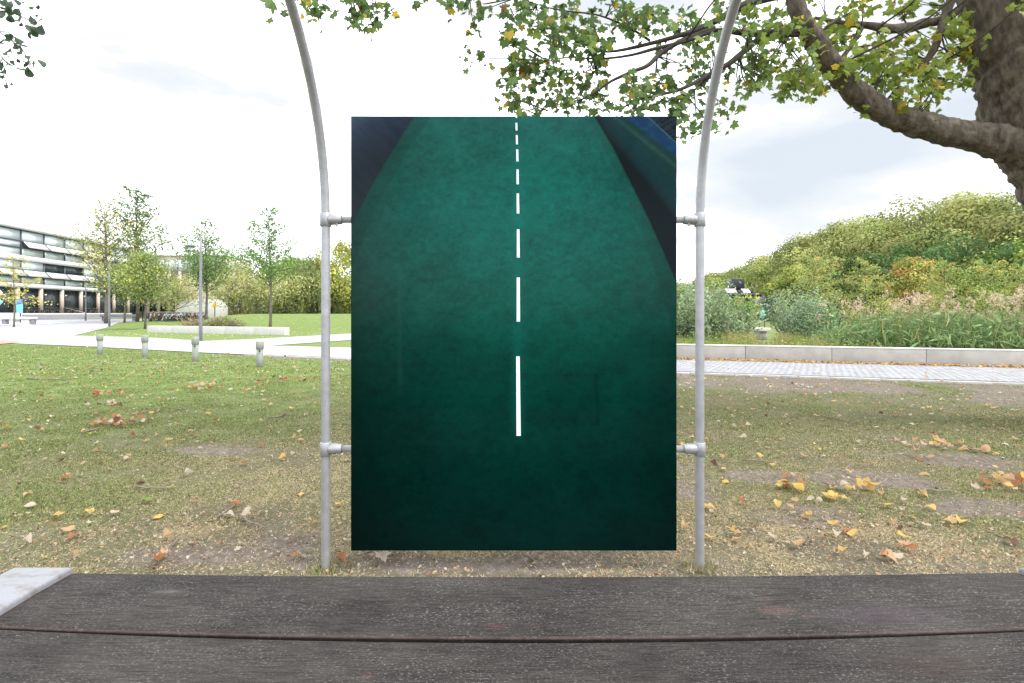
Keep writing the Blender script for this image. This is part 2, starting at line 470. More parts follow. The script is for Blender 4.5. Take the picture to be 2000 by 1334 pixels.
# dark drainage slot beside the kerb
dl = MB()
for x0, y0, x1, y1 in along(-9.5, 20, 1.0):
    L = math.hypot(x1 - x0, y1 - y0)
    T = Matrix.Translation((x0, y0, Hs(x0, y0))) @ Matrix.Rotation(math.atan2(y1 - y0, x1 - x0), 4, 'Z')
    dl.box((0, 0.076, -0.1), (L, 0.17, 0.047), None, T)
dl.build('drain_slot', M['black'], kb)

# ------------------------------------------------------------------ table in the foreground
TZ = 0.75
mt = bpy.data.materials.new('weathered_wood'); mt.use_nodes = True
n, l = mt.node_tree.nodes, mt.node_tree.links
pb = n['Principled BSDF']; pb.inputs['Roughness'].default_value = 0.85; pb.inputs['Specular IOR Level'].default_value = 0.15
tcn = n.new('ShaderNodeTexCoord')
def snoise(scale, st, det=6, ro=0.6, dist=0.0):
    mpn = n.new('ShaderNodeMapping'); mpn.inputs['Scale'].default_value = st
    l.new(tcn.outputs['Object'], mpn.inputs['Vector'])
    x = n.new('ShaderNodeTexNoise'); x.inputs['Scale'].default_value = scale; x.inputs['Detail'].default_value = det; x.inputs['Roughness'].default_value = ro
    x.inputs['Distortion'].default_value = dist
    l.new(mpn.outputs['Vector'], x.inputs['Vector']); return x.outputs['Fac']
big = snoise(2.2, (1, 2.2, 1), 4)
grain = snoise(1.0, (16, 230, 30), 8, 0.8)
fleck = snoise(1.0, (120, 270, 60), 5, 0.75)
spots = snoise(1.0, (150, 230, 60), 3, 0.6)
col = ramp(grain, 0.36, lin(30, 28, 27), 0.68, lin(72, 69, 67))
col = mix(1.0, col, ramp(big, 0.34, (0.68, 0.66, 0.68), 0.68, (1.28, 1.3, 1.26)), 'MULTIPLY')
lich = ramp(fleck, 0.55, (0, 0, 0), 0.68, (1, 1, 1))
lmask = mix(1.0, lich, ramp(snoise(5, (1, 2, 1), 3), 0.35, (0.25, 0.25, 0.25), 0.65, (0.9, 0.9, 0.9)), 'MULTIPLY')
col = mix(lmask, col, lin(136, 132, 132))
col = mix(ramp(spots, 0.70, (0, 0, 0), 0.76, (0.85, 0.85, 0.85)), col, lin(165, 164, 168))
def spot(cx, cy, rx, ry, colr, amt):
    global col
    mpn = n.new('ShaderNodeMapping'); mpn.vector_type = 'POINT'
    mpn.inputs['Location'].default_value = (-cx / rx, -cy / ry, 0); mpn.inputs['Scale'].default_value = (1 / rx, 1 / ry, 0)
    l.new(tcn.outputs['Object'], mpn.inputs['Vector'])
    ln = n.new('ShaderNodeVectorMath'); ln.operation = 'LENGTH'; l.new(mpn.outputs['Vector'], ln.inputs[0])
    r = ramp(ln.outputs['Value'], 0.1, (amt, amt, amt), 1.0, (0, 0, 0))
    r = mix(1.0, r, ramp(fleck, 0.3, (0.3, 0.3, 0.3), 0.6, (1, 1, 1)), 'MULTIPLY')
    col = mix(r, col, colr)
spot(0.668, 1.284, 0.07, 0.025, lin(110, 84, 80), 0.45)
spot(0.66, 1.335, 0.04, 0.012, lin(110, 88, 84), 0.3)
spot(0.73, 1.262, 0.03, 0.012, lin(108, 84, 80), 0.3)
spot(-0.043, 1.222, 0.035, 0.016, lin(88, 40, 50), 0.45)
spot(0.05, 1.226, 0.03, 0.014, lin(90, 55, 62), 0.25)
spot(-0.30, 1.055, 0.025, 0.015, lin(100, 72, 64), 0.35)
spot(0.90, 1.09, 0.16, 0.05, lin(72, 54, 48), 0.3)
spot(0.93, 1.27, 0.22, 0.05, lin(75, 62, 75), 0.45)
spot(-0.92, 1.37, 0.06, 0.015, lin(120, 118, 118), 0.4)
# worn pinkish arris; plank sides near black, gap shade put into their colour
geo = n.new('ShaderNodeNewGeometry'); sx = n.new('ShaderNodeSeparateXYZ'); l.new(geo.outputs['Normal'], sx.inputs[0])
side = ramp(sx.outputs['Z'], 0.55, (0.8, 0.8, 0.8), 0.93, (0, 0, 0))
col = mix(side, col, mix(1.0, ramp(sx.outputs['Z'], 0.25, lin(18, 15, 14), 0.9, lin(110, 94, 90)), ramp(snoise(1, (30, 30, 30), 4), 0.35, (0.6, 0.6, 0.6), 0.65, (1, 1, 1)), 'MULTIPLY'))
l.new(col, pb.inputs['Base Color'])
bp = n.new('ShaderNodeBump'); bp.inputs['Distance'].default_value = 0.0022; bp.inputs['Strength'].default_value = 1.0
l.new(grain, bp.inputs['Height']); 
bp2 = n.new('ShaderNodeBump'); bp2.inputs['Distance'].default_value = 0.001; bp2.inputs['Strength'].default_value = 0.7
l.new(fleck, bp2.inputs['Height']); l.new(bp.outputs['Normal'], bp2.inputs['Normal']); l.new(bp2.outputs['Normal'], pb.inputs['Normal'])
M['wood'] = mt

table = empty('picnic_table', (0, 1.03, 0), 'weathered dark grey wooden plank table with galvanised end plates filling the foreground', 'table')
def edge(y0, bow):
    return lambda x: y0 + bow * ((x - 0.05) / 1.3) ** 2
def plank(fe_near, fe_far, x0=-1.263, x1=1.458, z=TZ, crown=0.004):
    mb = MB(); N = 60; Kc = 12
    xs = np.linspace(x0, x1, N); th = 0.045
    prof = []
    for t in np.linspace(0, 1, Kc):
        prof.append((t, 0))
    top = []; 
    rr = 0.007
    rows = []
    for x in xs:
        a, c = fe_near(x), fe_far(x)
        row = [(x, a, z - th), (x, a, z - rr), (x, a + rr * 0.3, z - rr * 0.3), (x, a + rr, z)]
        for t in np.linspace(0, 1, Kc)[1:-1]:
            row.append((x, a + (c - a) * t, z + crown * (1 - (2 * t - 1) ** 2) + 0.0012 * (fbm(np.array(x * 3.), np.array(t * 4 + a * 10), 2) - .5)))
        row += [(x, c - rr, z), (x, c - rr * 0.3, z - rr * 0.3), (x, c, z - rr), (x, c, z - th)]
        rows.append(row)
    n_ = len(rows[0]); v = np.array(rows).reshape(-1, 3)
    i = np.arange(N - 1)[:, None] * n_; j = np.arange(n_)[None, :]; j2 = (j + 1) % n_
    q = np.stack([i + j, i + n_ + j, i + n_ + j2, i + j2], -1).reshape(-1, 4)
    mb.add(v, [q, np.arange(n_)[None, :], (np.arange(n_)[::-1] + (N - 1) * n_)[None, :]])
    return mb
plank(edge(1.183, 0.044), edge(1.459, 0.022)).build('plank', M['wood'], table, smooth_=False)
plank(edge(0.895, 0.03), edge(1.1740, 0.0520), z=TZ - 0.004).build('plank', M['wood'], table)
plank(edge(0.60, 0.02), edge(0.883, 0.03), z=TZ - 0.002).build('plank', M['wood'], table)
M['plate'] = material('worn_galvanised_plate', (0.21, 0.215, 0.235), 0.5, 0.1, color2=(0.15, 0.14, 0.13), vscale=13, bump=0.0015, bscale=70, stretch=(1, 1.6, 1), detail=9)
for r_ in M['plate'].node_tree.nodes:
    if r_.type == 'VALTORGB': r_.color_ramp.elements[0].position = 0.50; r_.color_ramp.elements[1].position = 0.64
for x0, x1 in ((-1.437, -1.265), (1.460, 1.632)):
    e = MB(); e.box((x0, 0.585, TZ - 0.05), (x1, 1.478, TZ + 0.018))
    e.build('end_plate', M['plate'], table, bevel=0.008)
    for yy in (0.72, 1.34):
        lg = MB(); xm = (x0 + x1) / 2
        lg.box((xm - 0.04, yy - 0.04, -0.1), (xm + 0.04, yy + 0.04, TZ - 0.052))
        lg.build('leg', M['galv'], table, bevel=0.006)
    br = MB(); br.box((xm - 0.025, 0.762, 0.2), (xm + 0.025, 1.298, 0.26)); br.build('stretcher', M['galv'], table)
for x_ in (-0.6, 0.75):
    e = MB(); e.box((x_ - 0.03, 0.62, TZ - 0.085), (x_ + 0.03, 1.44, TZ - 0.052)); e.build('batten', M['galv'], table)

# ------------------------------------------------------------------ hoop frame
FD = 3.006
hoop = empty('hoop_frame', (0, 3.0, 0), 'pair of galvanised steel hoops of round tube rising beside the green panel', 'frame')
R0 = 1.27
for xp in (-1.094, 1.103):
    pts = [(xp, FD, -0.15)] + [(xp, FD, z) for z in np.linspace(0.0, 2.04, 6)]
    for a in np.linspace(0, math.pi, 33)[1:]:
        pts.append((xp, FD - R0 + R0 * math.cos(a), 2.04 + R0 * math.sin(a)))
    pts += [(xp, FD - 2 * R0, z) for z in np.linspace(1.6, 0.0, 5)] + [(xp, FD - 2 * R0, -0.15)]
    t = MB(); t.tube(pts, 0.0252, 24); t.build('hoop_tube', M['galv'], hoop, smooth_=True)
for zr in (2.046, 0.702):
    t = MB(); t.tube([(-1.09, FD, zr), (1.10, FD, zr)], 0.0195, 20); t.build('rail', M['galv'], hoop, smooth_=True)
    for xp, s in ((-1.094, 1), (1.103, -1)):
        t = MB()
        t.tube([(xp, FD, zr - 0.040), (xp, FD, zr - 0.037), (xp, FD, zr + 0.037), (xp, FD, zr + 0.040)], [0.0295, 0.0325, 0.0325, 0.0295], 24)
        t.tube([(xp + s * 0.012, FD, zr), (xp + s * 0.030, FD, zr), (xp + s * 0.092, FD, zr), (xp + s * 0.096, FD, zr)], [0.026, 0.031, 0.0275, 0.025], 24)
        f = t.build('tee_fitting', M['galv_cast'], hoop, smooth_=False)
        t = MB(); t.tube([(xp + s * 0.07, FD - 0.005, zr - 0.024), (xp + s * 0.07, FD - 0.02, zr - 0.034)], 0.0075, 8); t.build('set_screw', M['galv_cast'], hoop)
        t = MB(); t.tube([(xp, FD, -0.02), (xp, FD, 0.012)], 0.03, 16)

# ------------------------------------------------------------------ printed panel
PD = 2.972
def PX(px): return (px - 1000) / F * PD
def PZ(py): return EYE - (py - HOR) / F * PD
X0, X1, Z0, Z1 = PX(685.5), PX(1321.5), PZ(1075.5), PZ(227.0)
panel = empty('picture_panel', ((X0 + X1) / 2, PD, Z0), 'tall glossy panel printed with a dark green floor and a dashed white line', 'panel')
t = MB(); t.box((X0, PD + 0.0005, Z0), (X1, PD + 0.012, Z1)); t.build('backing_board', M['dark_gap'], panel)
NX, NZ = 318, 424
us = np.linspace(X0 + 0.0004, X1 - 0.0004, NX); vs = np.linspace(Z0 + 0.0004, Z1 - 0.0004, NZ)
U, V = np.meshgrid(us, vs)
ppx = U / PD * F + 1000; ppy = HOR - (V - EYE) / PD * F
ys = [227, 260, 320, 400, 500, 560, 620, 680, 740, 800, 900, 1000, 1075]
cc = np.array([(38, 108, 104), (27, 107, 99), (22, 108, 98), (20, 112, 103), (21, 107, 97), (17, 99, 88), (13, 92, 81), (8, 80, 70), (5, 71, 62), (4, 64, 56), (3, 54, 48), (2, 47, 43), (2, 42, 40)])
cl = np.array([lin(*c) for c in cc])
C = np.stack([np.interp(ppy, ys, cl[:, k]) for k in range(3)], -1)
# fall-off to the sides
ctr = 1035
side_ = np.clip(np.abs(ppx - ctr) / 340, 0, 1.1)
C *= (1 - 0.58 * side_[..., None] ** 1.8 * np.array([0.4, 1.0, 1.0]))
C[..., 0] += 0.006 * smooth((900 - ppx) / 220) * smooth((ppy - 380) / 100) * smooth((760 - ppy) / 200)
# mottled floor paint
m1 = fbm(ppx / 55, ppy / 48, 5); m2 = fbm(ppx / 14 + 40, ppy / 9, 4); m3 = fbm(ppx / 5, ppy / 3.2 + 90, 2)
C *= (1 + 0.45 * (m1 - 0.5) + 0.45 * (m2 - 0.5) + 0.35 * (m3 - 0.5))[..., None]
def over(mask, colr, amt=1.0):
    global C
    a = (mask * amt)[..., None]
    C = C * (1 - a) + np.array(lin(*colr)) * a
def band(s, e, w): return smooth((s - e) / w + 0.5)
# repaired rectangle in the floor
rect = band(ppx, 1012, 3) * (1 - band(ppx, 1168 + (ppy - 730) * 0.05, 3)) * band(ppy, 729, 3) * (1 - band(ppy, 833, 3))
C *= (1 - 0.08 * rect[..., None] * np.array([0.0, 1.0, 1.2]))
re = band(ppx, 1160 + (ppy - 730) * 0.05, 3) * rect
C *= (1 - 0.16 * re[..., None])
le = band(ppy, 730, 3) * (1 - band(ppy, 735, 3)) * rect
C *= (1 - 0.1 * le[..., None])
# left: gutter strip, then the dark navy side
xl2 = np.interp(ppy, [227, 300, 400, 520, 560], [842, 793, 738, 688, 660])
xl1 = np.interp(ppy, [227, 299, 365, 413, 441, 470], [809, 764, 725, 701, 687, 668])
st = (1 - band(ppx, xl2, 5))
C *= (1 - 0.17 * st[..., None])
wl_ = (1 - band(ppx, xl1, 3))
navy = np.stack([np.interp(ppy + (ppx - 686) * 0.5, [227, 260, 300, 340, 400, 450], [lin(*c)[k] for c in ((84, 100, 132), (56, 68, 94), (42, 54, 74), (36, 46, 62), (38, 50, 60), (42, 54, 62))]) for k in range(3)], -1)
navy = navy * np.array([1.0, 0.82, 0.78]) * (1 + 0.5 * (fbm((ppx + ppy) / 60, (ppx - ppy) / 11, 3) - 0.5))[..., None]
C = C * (1 - wl_[..., None]) + navy * wl_[..., None]
# right: strip, dark gap, side wall, blue band, corner
xr2 = np.interp(ppy, [227, 300, 400, 500, 600, 700], [1150, 1184, 1232, 1270, 1302, 1330])
xr1 = np.interp(ppy, [227, 289, 358, 427, 496, 551, 700], [1161, 1197, 1232, 1266, 1297, 1321, 1385])
C *= (1 - 0.16 * band(ppx, xr2, 4)[..., None])
over(band(ppx, xr1, 2.5), (14, 26, 32))
xw = np.interp(ppy, [227, 262, 310, 427, 600], [1165, 1186, 1228, 1322, 1420])
wallc = band(ppx, xw, 14)
wc = np.stack([np.interp(ppx - xw, [0, 30, 90, 150], [lin(*c)[k] for c in ((17, 42, 50), (16, 58, 64), (28, 62, 62), (34, 60, 60))]) for k in range(3)], -1) * (1 + 0.4 * (m2 - 0.5))[..., None]
C = C * (1 - wallc[..., None]) + wc * wallc[..., None]
g_ = (ppx - 1210) * 0.80 + 236 - ppy        # > 0 above the pale line
over(np.exp(-(g_ / 5) ** 2) * band(ppx, 1165, 10) * (0.4 + 0.8 * m3), (62, 98, 88), 0.6)
bl = band((ppx - 1222) * 0.80 + 228, ppy, 6) * (1 - band((ppx - 1266) * 0.92 + 232, ppy, 3)) * band(ppx, 1200, 3)
over(bl, (22, 62, 100)); over(bl * smooth((m2 - 0.5) * 5), (35, 85, 125), 0.5)
cn = band((ppx - 1266) * 0.92 + 232, ppy, 3)
over(cn, (38, 52, 62)); over(cn * smooth((fbm(ppx / 9, ppy / 4 + ppx / 9, 3) - 0.5) * 8), (18, 22, 28), 0.9)
over(np.exp(-(((ppx - 1266) * 0.92 + 229 - ppy) / 1.4) ** 2) * band(ppx, 1262, 3), (90, 130, 165), 0.8)
# faint pale vertical scuff and sparse specks
sc_ = np.exp(-((ppx - 780 - (ppy - 500) * 0.004) / 4.5) ** 2) * smooth((ppy - 470) / 60) * smooth((800 - ppy) / 80)
over(sc_, (70, 110, 105), 0.10)
# soft halo of light round the dashes, part of the printed picture
hal = np.exp(-((ppx - 1012) / 12) ** 2)
over(hal * smooth((ppy - 240) / 60) * smooth((870 - ppy) / 40), (30, 150, 140), 0.16)
PAN_GAIN = np.array([0.35, 0.49, 0.475])
t = MB()
i = np.arange(NZ - 1)[:, None] * NX; j = np.arange(NX - 1)[None, :]
q = np.stack([i + j, i + j + 1, i + NX + j + 1, i + NX + j], -1).reshape(-1, 4)
t.add(np.stack([U, np.full_like(U, PD), V], -1).reshape(-1, 3), q, np.clip(C * PAN_GAIN, 0, 1).reshape(-1, 3))
M['print'] = material('gloss_print', (1, 1, 1), 0.16, attr=True, spec=0.07, var=0.06, vscale=60)
t.build('print', M['print'], panel)
M['print_white'] = material('printed_white', (0.72, 0.76, 0.85), 0.3, spec=0.2)
for cx0, y0, cx1, y1, w0, w1 in ((1008.6, 227.6, 1008.6, 230, 3.2, 3.2), (1008.6, 240, 1008.9, 255, 3.3, 3.5), (1009.3, 264, 1009.7, 282, 3.5, 3.8), (1010.3, 292, 1010.7, 315.5, 3.8, 4.1),
        (1010.8, 331, 1011.2, 360, 4.1, 4.5), (1011.3, 378, 1011.8, 417, 4.6, 5.0), (1012, 448, 1012.3, 503, 5.2, 5.7), (1012.2, 542, 1012.4, 628, 6, 6.6), (1011.6, 696, 1013.0, 851, 6.8, 8.3)):
    t = MB(); yq = PD - 0.0012
    t.add([(PX(cx0 - w0 / 2), yq, PZ(y0)), (PX(cx0 + w0 / 2), yq, PZ(y0)), (PX(cx1 + w1 / 2), yq, PZ(y1)), (PX(cx1 - w1 / 2), yq, PZ(y1))], np.array([(3, 2, 1, 0)]))
    t.build('printed_dash', M['print_white'], panel)

# ------------------------------------------------------------------ low walls
wall = empty('retaining_wall', (9.5, 15.3, 0), 'long low pale concrete wall in blocks between paved path and reeds', 'wall')
wa = np.array((5.25, 16.45)); wu = np.array((8.55, -2.52)); wL = np.linalg.norm(wu); wu = wu / wL; ang = math.atan2(wu[1], wu[0])
t0 = 0.232 * wL
for k in range(-5, 9):
    s0 = t0 + k * 2.36
    o0 = wa + wu * s0
    T = Matrix.Translation((o0[0], o0[1], 0)) @ Matrix.Rotation(ang, 4, 'Z')
    t = MB(); t.box((0.006, 0, -0.3), (2.354, 0.38, 0.455), None, T)
    t.build('wall_block', M['concrete'], wall, bevel=0.008)
    t = MB(); t.box((0.004, -0.006, 0.458), (2.356, 0.386, 0.486), None, T)
    t.build('coping', M['concrete_top'], wall, bevel=0.006)
wall2 = empty('planter_wall', (-21, 36, 0), 'short white low concrete wall on the lawn behind the bollards', 'wall')
a = np.array((-27.8, 39.0)); c = np.array((-15.2, 34.2)); L = np.linalg.norm(c - a); u = (c - a) / L; ang2 = math.atan2(u[1], u[0])
for k in range(5):
    T = Matrix.Translation((a[0] + u[0] * L / 5 * k, a[1] + u[1] * L / 5 * k, 0)) @ Matrix.Rotation(ang2, 4, 'Z')
    t = MB(); t.box((0.01, 0, -0.2), (L / 5 - 0.01, 0.45, 0.52), None, T); t.build('wall_block', M['concrete_top'], wall2, bevel=0.01)

# ------------------------------------------------------------------ leaves, foliage, trees
def rot_from(nrm, spin):
    """batch rotation matrices with local z = nrm and random spin"""
    nrm = nrm / (np.linalg.norm(nrm, axis=1)[:, None] + 1e-9)
    ref = np.where(np.abs(nrm[:, 2:3]) < 0.9, np.array([[0, 0, 1.0]]), np.array([[1.0, 0, 0]]))
    a = np.cross(ref, nrm); a /= np.linalg.norm(a, axis=1)[:, None] + 1e-9
    bb = np.cross(nrm, a)
    c, s = np.cos(spin)[:, None], np.sin(spin)[:, None]
    x = a * c + bb * s; y = -a * s + bb * c
    return np.stack([x, y, nrm], -1)       # columns
def batch(mb, tv, tf, pos, R, scale, col):
    k = len(tv); n_ = len(pos)
    v = np.einsum('nij,kj->nki', R, tv) * (scale[:, None, None] if scale.ndim == 1 else scale[:, None, :]) + pos[:, None, :]
    f = (tf[None] + (np.arange(n_) * k)[:, None, None]).reshape(-1, tf.shape[1])
    mb.add(v.reshape(-1, 3), f, np.repeat(col, k, axis=0))
QUAD_V = np.array([(-0.5, 0, 0), (0, -0.32, 0.04), (0.5, 0, 0), (0, 0.32, 0.04)]); QUAD_F = np.array([(0, 1, 2, 3)])
LONG_V = np.array([(-0.5, 0, 0), (0, -0.12, 0.03), (0.5, 0, -0.05), (0, 0.12, 0.03)])
WIDE_V = np.array([(-0.5, 0, 0), (0, -0.2, 0.04), (0.5, 0, -0.06), (0, 0.2, 0.04)])

_half = [(0, 1.0), (9, .80), (18, .78), (27, .58), (38, .76), (49, .90), (62, .76), (77, .53), (92, .62), (106, .70), (122, .52), (150, .38), (180, .12)]
_ml = [(math.sin(math.radians(a)) * r, math.cos(math.radians(a)) * r) for a, r in _half] + [(-math.sin(math.radians(a + 4)) * r * 0.92, math.cos(math.radians(a + 4)) * r * 0.92) for a, r in _half[1:-1][::-1]]
def maple_template(fold):
    v = [(0, 0, 0)] + [(x, y, -fold * abs(x) - 0.25 * fold * (y - 0.3) ** 2 + 0.05 * math.sin(7 * x + 3 * y)) for x, y in _ml]
    k = len(_ml); f = [(0, 1 + (i + 1) % k, 1 + i) for i in range(k)]
    return np.array(v) * 0.55, np.array(f)
_t = [0, .08, .25, .45, .65, .82, 1.0]; _w = [0, .28, .42, .40, .27, .13, 0]
def ovate_template(curl, roll, twist=0.0):
    v = []; f = []
    for t_, w_ in zip(_t, _w):
        for s in (-1, 0, 1):
            y = s * w_; z = curl * (t_ - 0.5) ** 2 * 1.6 + roll * (abs(y) ** 1.6) * 1.8 + twist * y * (t_ - 0.3) + 0.03 * math.sin(9 * t_ + 5 * s)
            v.append((t_ - 0.5, y * (1 - 0.35 * abs(roll)), z))
    for i in range(len(_t) - 1):
        for s in (0, 1):
            a = i * 3 + s
            f.append((a, a + 3, a + 4, a + 1))
    return np.array(v), np.array(f)

def rdir(n_):
    d = rng.normal(size=(n_, 3)); return d / np.linalg.norm(d, axis=1)[:, None]

def leaf_cols(n_, base, var=0.22, hue=0.10):
    c = np.array(base)[None] * (1 + var * rng.normal(size=(n_, 1)) * 0.6)
    c = c * (1 + hue * rng.normal(size=(n_, 3)) * 0.5)
    return np.clip(c, 0.004, 1)

def crown(clumps, leaf, base, alt=None, altp=0.0, flat=0.75, var=0.25, tmpl=QUAD_V, out=0.6, shell=0.75):
    """clumps: list of (centre, radius, count). Leaves sit mostly in the outer shell of each clump."""
    mb = MB()
    for c, r, k in clumps:
        d = rdir(k); rad = r * (shell + (1 - shell) * rng.random(k) ** 0.7) * (1 + 0.25 * rng.normal(size=k) * 0.6)
        p = np.array(c) + d * rad[:, None] * np.array([1, 1, flat])
        nr = d * out + rdir(k) * 1.0 + np.array([0, 0, 0.15])
        bc = np.array(alt if (alt is not None and random.random() < altp) else base) * random.uniform(0.55, 1.3)
        batch(mb, tmpl, QUAD_F, p, rot_from(nr, rng.random(k) * 6.28), leaf * (0.6 + 0.8 * rng.random(k)), leaf_cols(k, bc, var))
    return mb

def branchy(base, pts_rad, n=8):
    t = MB(); t.tube(pts_rad[0], pts_rad[1], n, rough=0.1); return t

def wander(a, d, L, k, up=0.0, jit=0.25):
    p = [np.array(a, float)]; d = np.array(d, float); d /= np.linalg.norm(d)
    for i in range(k):
        d = d + rng.normal(size=3) * jit * 0.5 + np.array([0, 0, up]); d /= np.linalg.norm(d)
        p.append(p[-1] + d * L / k)
    return np.array(p)

def round_tree(name, x, y, h, rad, label, base, n=9000, leaf=0.4, group=None, trunk_r=0.25, bottom=0.25, alt=None, altp=0.3, nclump=60, squash=1.0, top_bias=0.0, cat='tree', out=2.6, tmpl=QUAD_V, clr=0.26, bark='bark_far'):
    z = Hs(x, y)
    root = empty(name, (x, y, z), label, cat, group)
    tr = MB(); ht = h * (bottom + 0.3)
    tr.tube([(x, y, z - 0.2), (x + 0.02 * h * random.uniform(-1, 1), y, z + ht * 0.5), (x + 0.03 * h * random.uniform(-1, 1), y, z + ht)], [trunk_r * 1.2, trunk_r * .85, trunk_r * .5], 8)
    for k in range(7):
        a = random.uniform(0, 6.28); p = wander((x, y, z + ht * random.uniform(0.55, 0.95)), (math.cos(a), math.sin(a), 1.1), h * 0.45, 4, 0.02)
        tr.tube(p, np.linspace(trunk_r * 0.45, trunk_r * 0.1, 5), 5)
    tr.build('trunk', M[bark], root, smooth_=True)
    cl = []; cz = z + h * (1 + bottom) / 2; hz = h * (1 - bottom) / 2
    for k in range(nclump):
        d = rdir(1)[0]; rr = random.uniform(0.45, 0.95) ** 0.6
        taper = 1 - 0.25 * max(0, d[2])
        rr = 0.55 + 0.42 * random.random() ** 0.5; c = (x + d[0] * rad * rr * 0.82 * taper, y + d[1] * rad * rr * 0.82 * taper, cz + d[2] * hz * rr * 0.85)
        cl.append((c, rad * clr * random.uniform(0.7, 1.3) * squash, n // nclump))
    crown(cl, leaf, base, alt, altp, out=out, tmpl=tmpl, var=0.15).build('crown', M['leaf_far'], root)
    return root

def layered_tree(name, x, y, h, rad, label, base, n=5000, leaf=0.22, group=None, trunk_r=0.1, clear=0.25, nb=46, alt=None, altp=0.2, up=0.75, power=0.8, sparse_top=0.0, spread=0.35, cat='tree', lean=0, tmpl=QUAD_V):
    """young tree: straight stem, rising side branches each carrying its leaves"""
    z = Hs(x, y)
    root = empty(name, (x, y, z), label, cat, group)
    tr = MB()
    stem = [(x + lean * t + 0.01 * h * math.sin(5 * t), y, z - 0.1 + h * 0.97 * t) for t in np.linspace(0, 1, 8)]
    tr.tube(stem, np.linspace(trunk_r, trunk_r * 0.12, 8), 8)
    rad = rad * 1.3
    mb = MB()
    for k in range(nb):
        t = clear + (1 - clear) * ((k + random.random()) / nb)
        zz = z + h * t * 0.97
        L = rad * (1.15 - (t - clear) / (1 - clear)) ** power * random.uniform(0.65, 1.15)
        a = k * 2.4 + random.uniform(-.5, .5)
        p = wander((x + lean * t, y, zz), (math.cos(a), math.sin(a), up), max(L, 0.25) * 1.15, 5, 0.02, 0.25)
        tr.tube(p, np.linspace(trunk_r * 0.32 * (1.1 - t * 0.6), trunk_r * 0.05, 6), 4, cap=False)
        m_ = int(n / nb * (L / rad + 0.15) * (1 - sparse_top * smooth(np.array((t - 0.45) / 0.4))) * 1.3)
        if m_ < 3: continue
        s = rng.random(m_) ** 0.7
        idx = np.clip(s * 5, 0, 4.999); i0 = idx.astype(int); fr = (idx - i0)[:, None]
        pos = p[i0] * (1 - fr) + p[i0 + 1] * fr
        pos = pos + rng.normal(size=(m_, 3)) * spread * L * 0.42 * np.array([1, 1, 0.55])
        bc = np.array(alt if (alt is not None and random.random() < altp) else base) * random.uniform(0.8, 1.25)
        batch(mb, tmpl, QUAD_F, pos, rot_from(rdir(m_) + np.array([0, 0, 0.6]), rng.random(m_) * 6.28), leaf * (0.6 + 0.8 * rng.random(m_)), leaf_cols(m_, bc))
    tr.build('trunk', M['bark_far'], root, smooth_=True)
    mb.build('crown', M['leaf_far'], root)
    return root

GRN = (0.085, 0.14, 0.035); YGR = (0.19, 0.22, 0.05); OLV = (0.12, 0.14, 0.055); SIL = (0.15, 0.21, 0.13); YEL = (0.36, 0.33, 0.06); DGR = (0.045, 0.085, 0.03)
def at(px, d): return ((px - 1000) / F * d, d)
def toph(py, px, d): return EYE + (HOR - py) / F * d - Hs((px - 1000) / F * d, d)

# avenue of plane trees receding behind the pond
AV = [(2120, 50, 392), (2010, 55, 384), (1900, 61, 388), (1800, 68, 402), (1715, 76, 428), (1650, 86, 447), (1590, 98, 468), (1535, 112, 490), (1490, 128, 512), (1445, 146, 528), (1400, 166, 540), (1362, 190, 550), (1330, 215, 560)]
avw = ['first', 'second', 'third', 'fourth', 'fifth', 'sixth', 'seventh', 'eighth', 'ninth', 'tenth', 'eleventh', 'twelfth', 'thirteenth']
for i, (px, d, top) in enumerate(AV):
    x, y = at(px, d)
    h = toph(top, px, d) * (1.03 + 0.013 * i)
    round_tree('plane_tree', x, y, h, 8.5, f'tall green plane tree, {avw[i]} from the right in the row behind the pond', (0.145, 0.18, 0.06), n=int(26000 - 1400 * i), leaf=0.33 + 0.015 * i, group='plane trees in the avenue behind the pond',
               trunk_r=0.4, bottom=0.10, alt=(0.21, 0.23, 0.085), altp=0.5, nclump=46 - i, clr=0.31)
# understory in front of the avenue; three dark trees added as shade below the crowns
for px, d, top, r, base, lab, alt in (
        (1985, 44, 470, 5.0, (0.08, 0.14, 0.03), 'dark green bushy tree at the right edge below the plane trees', YGR),
        (1890, 46, 455, 5.5, DGR, 'dark green round tree behind the orange tinged tree', GRN),
        (1960, 47, 500, 4.0, (0.04, 0.075, 0.022), 'round tree added as dark shade low at the right edge behind the yellow conifers', DGR),
        (1775, 54, 470, 5.0, (0.05, 0.09, 0.028), 'tree added as dark shade, rising just behind the orange tinged tree', DGR),
        (1595, 58, 548, 3.4, (0.04, 0.08, 0.025), 'low tree added as dark shade above the blue green willow shrub', DGR),
        (1700, 52, 492, 5.0, (0.06, 0.10, 0.03), 'dark green tree left of the orange tinged tree', OLV),
        (1635, 56, 498, 4.5, (0.14, 0.165, 0.055), 'olive bushy tree above the silvery willow shrub', (0.22, 0.19, 0.07)),
        (1560, 62, 520, 4.2, (0.15, 0.19, 0.05), 'yellow green tree right of the black roofed pavilion', YGR),
        (1410, 95, 540, 6.0, YGR, 'yellow green tree behind the black roof turret', GRN),
        (1350, 80, 556, 4.6, (0.16, 0.19, 0.055), 'pale olive tree just right of the panel edge', SIL)):
    x, y = at(px, d)
    round_tree('bushy_tree', x, y, toph(top, px, d), r, lab, base, n=8500, leaf=0.30, trunk_r=0.15, bottom=0.08, alt=alt, altp=0.35, nclump=60)
x, y = at(1781, 38)
round_tree('autumn_tree', x, y, toph(492, 1781, 38), 2.3, 'round tree turning orange and yellow green among green trees', (0.19, 0.22, 0.06), n=9000, leaf=0.17, trunk_r=0.1, bottom=0.16, alt=(0.29, 0.21, 0.07), altp=0.4, nclump=60, clr=0.27)
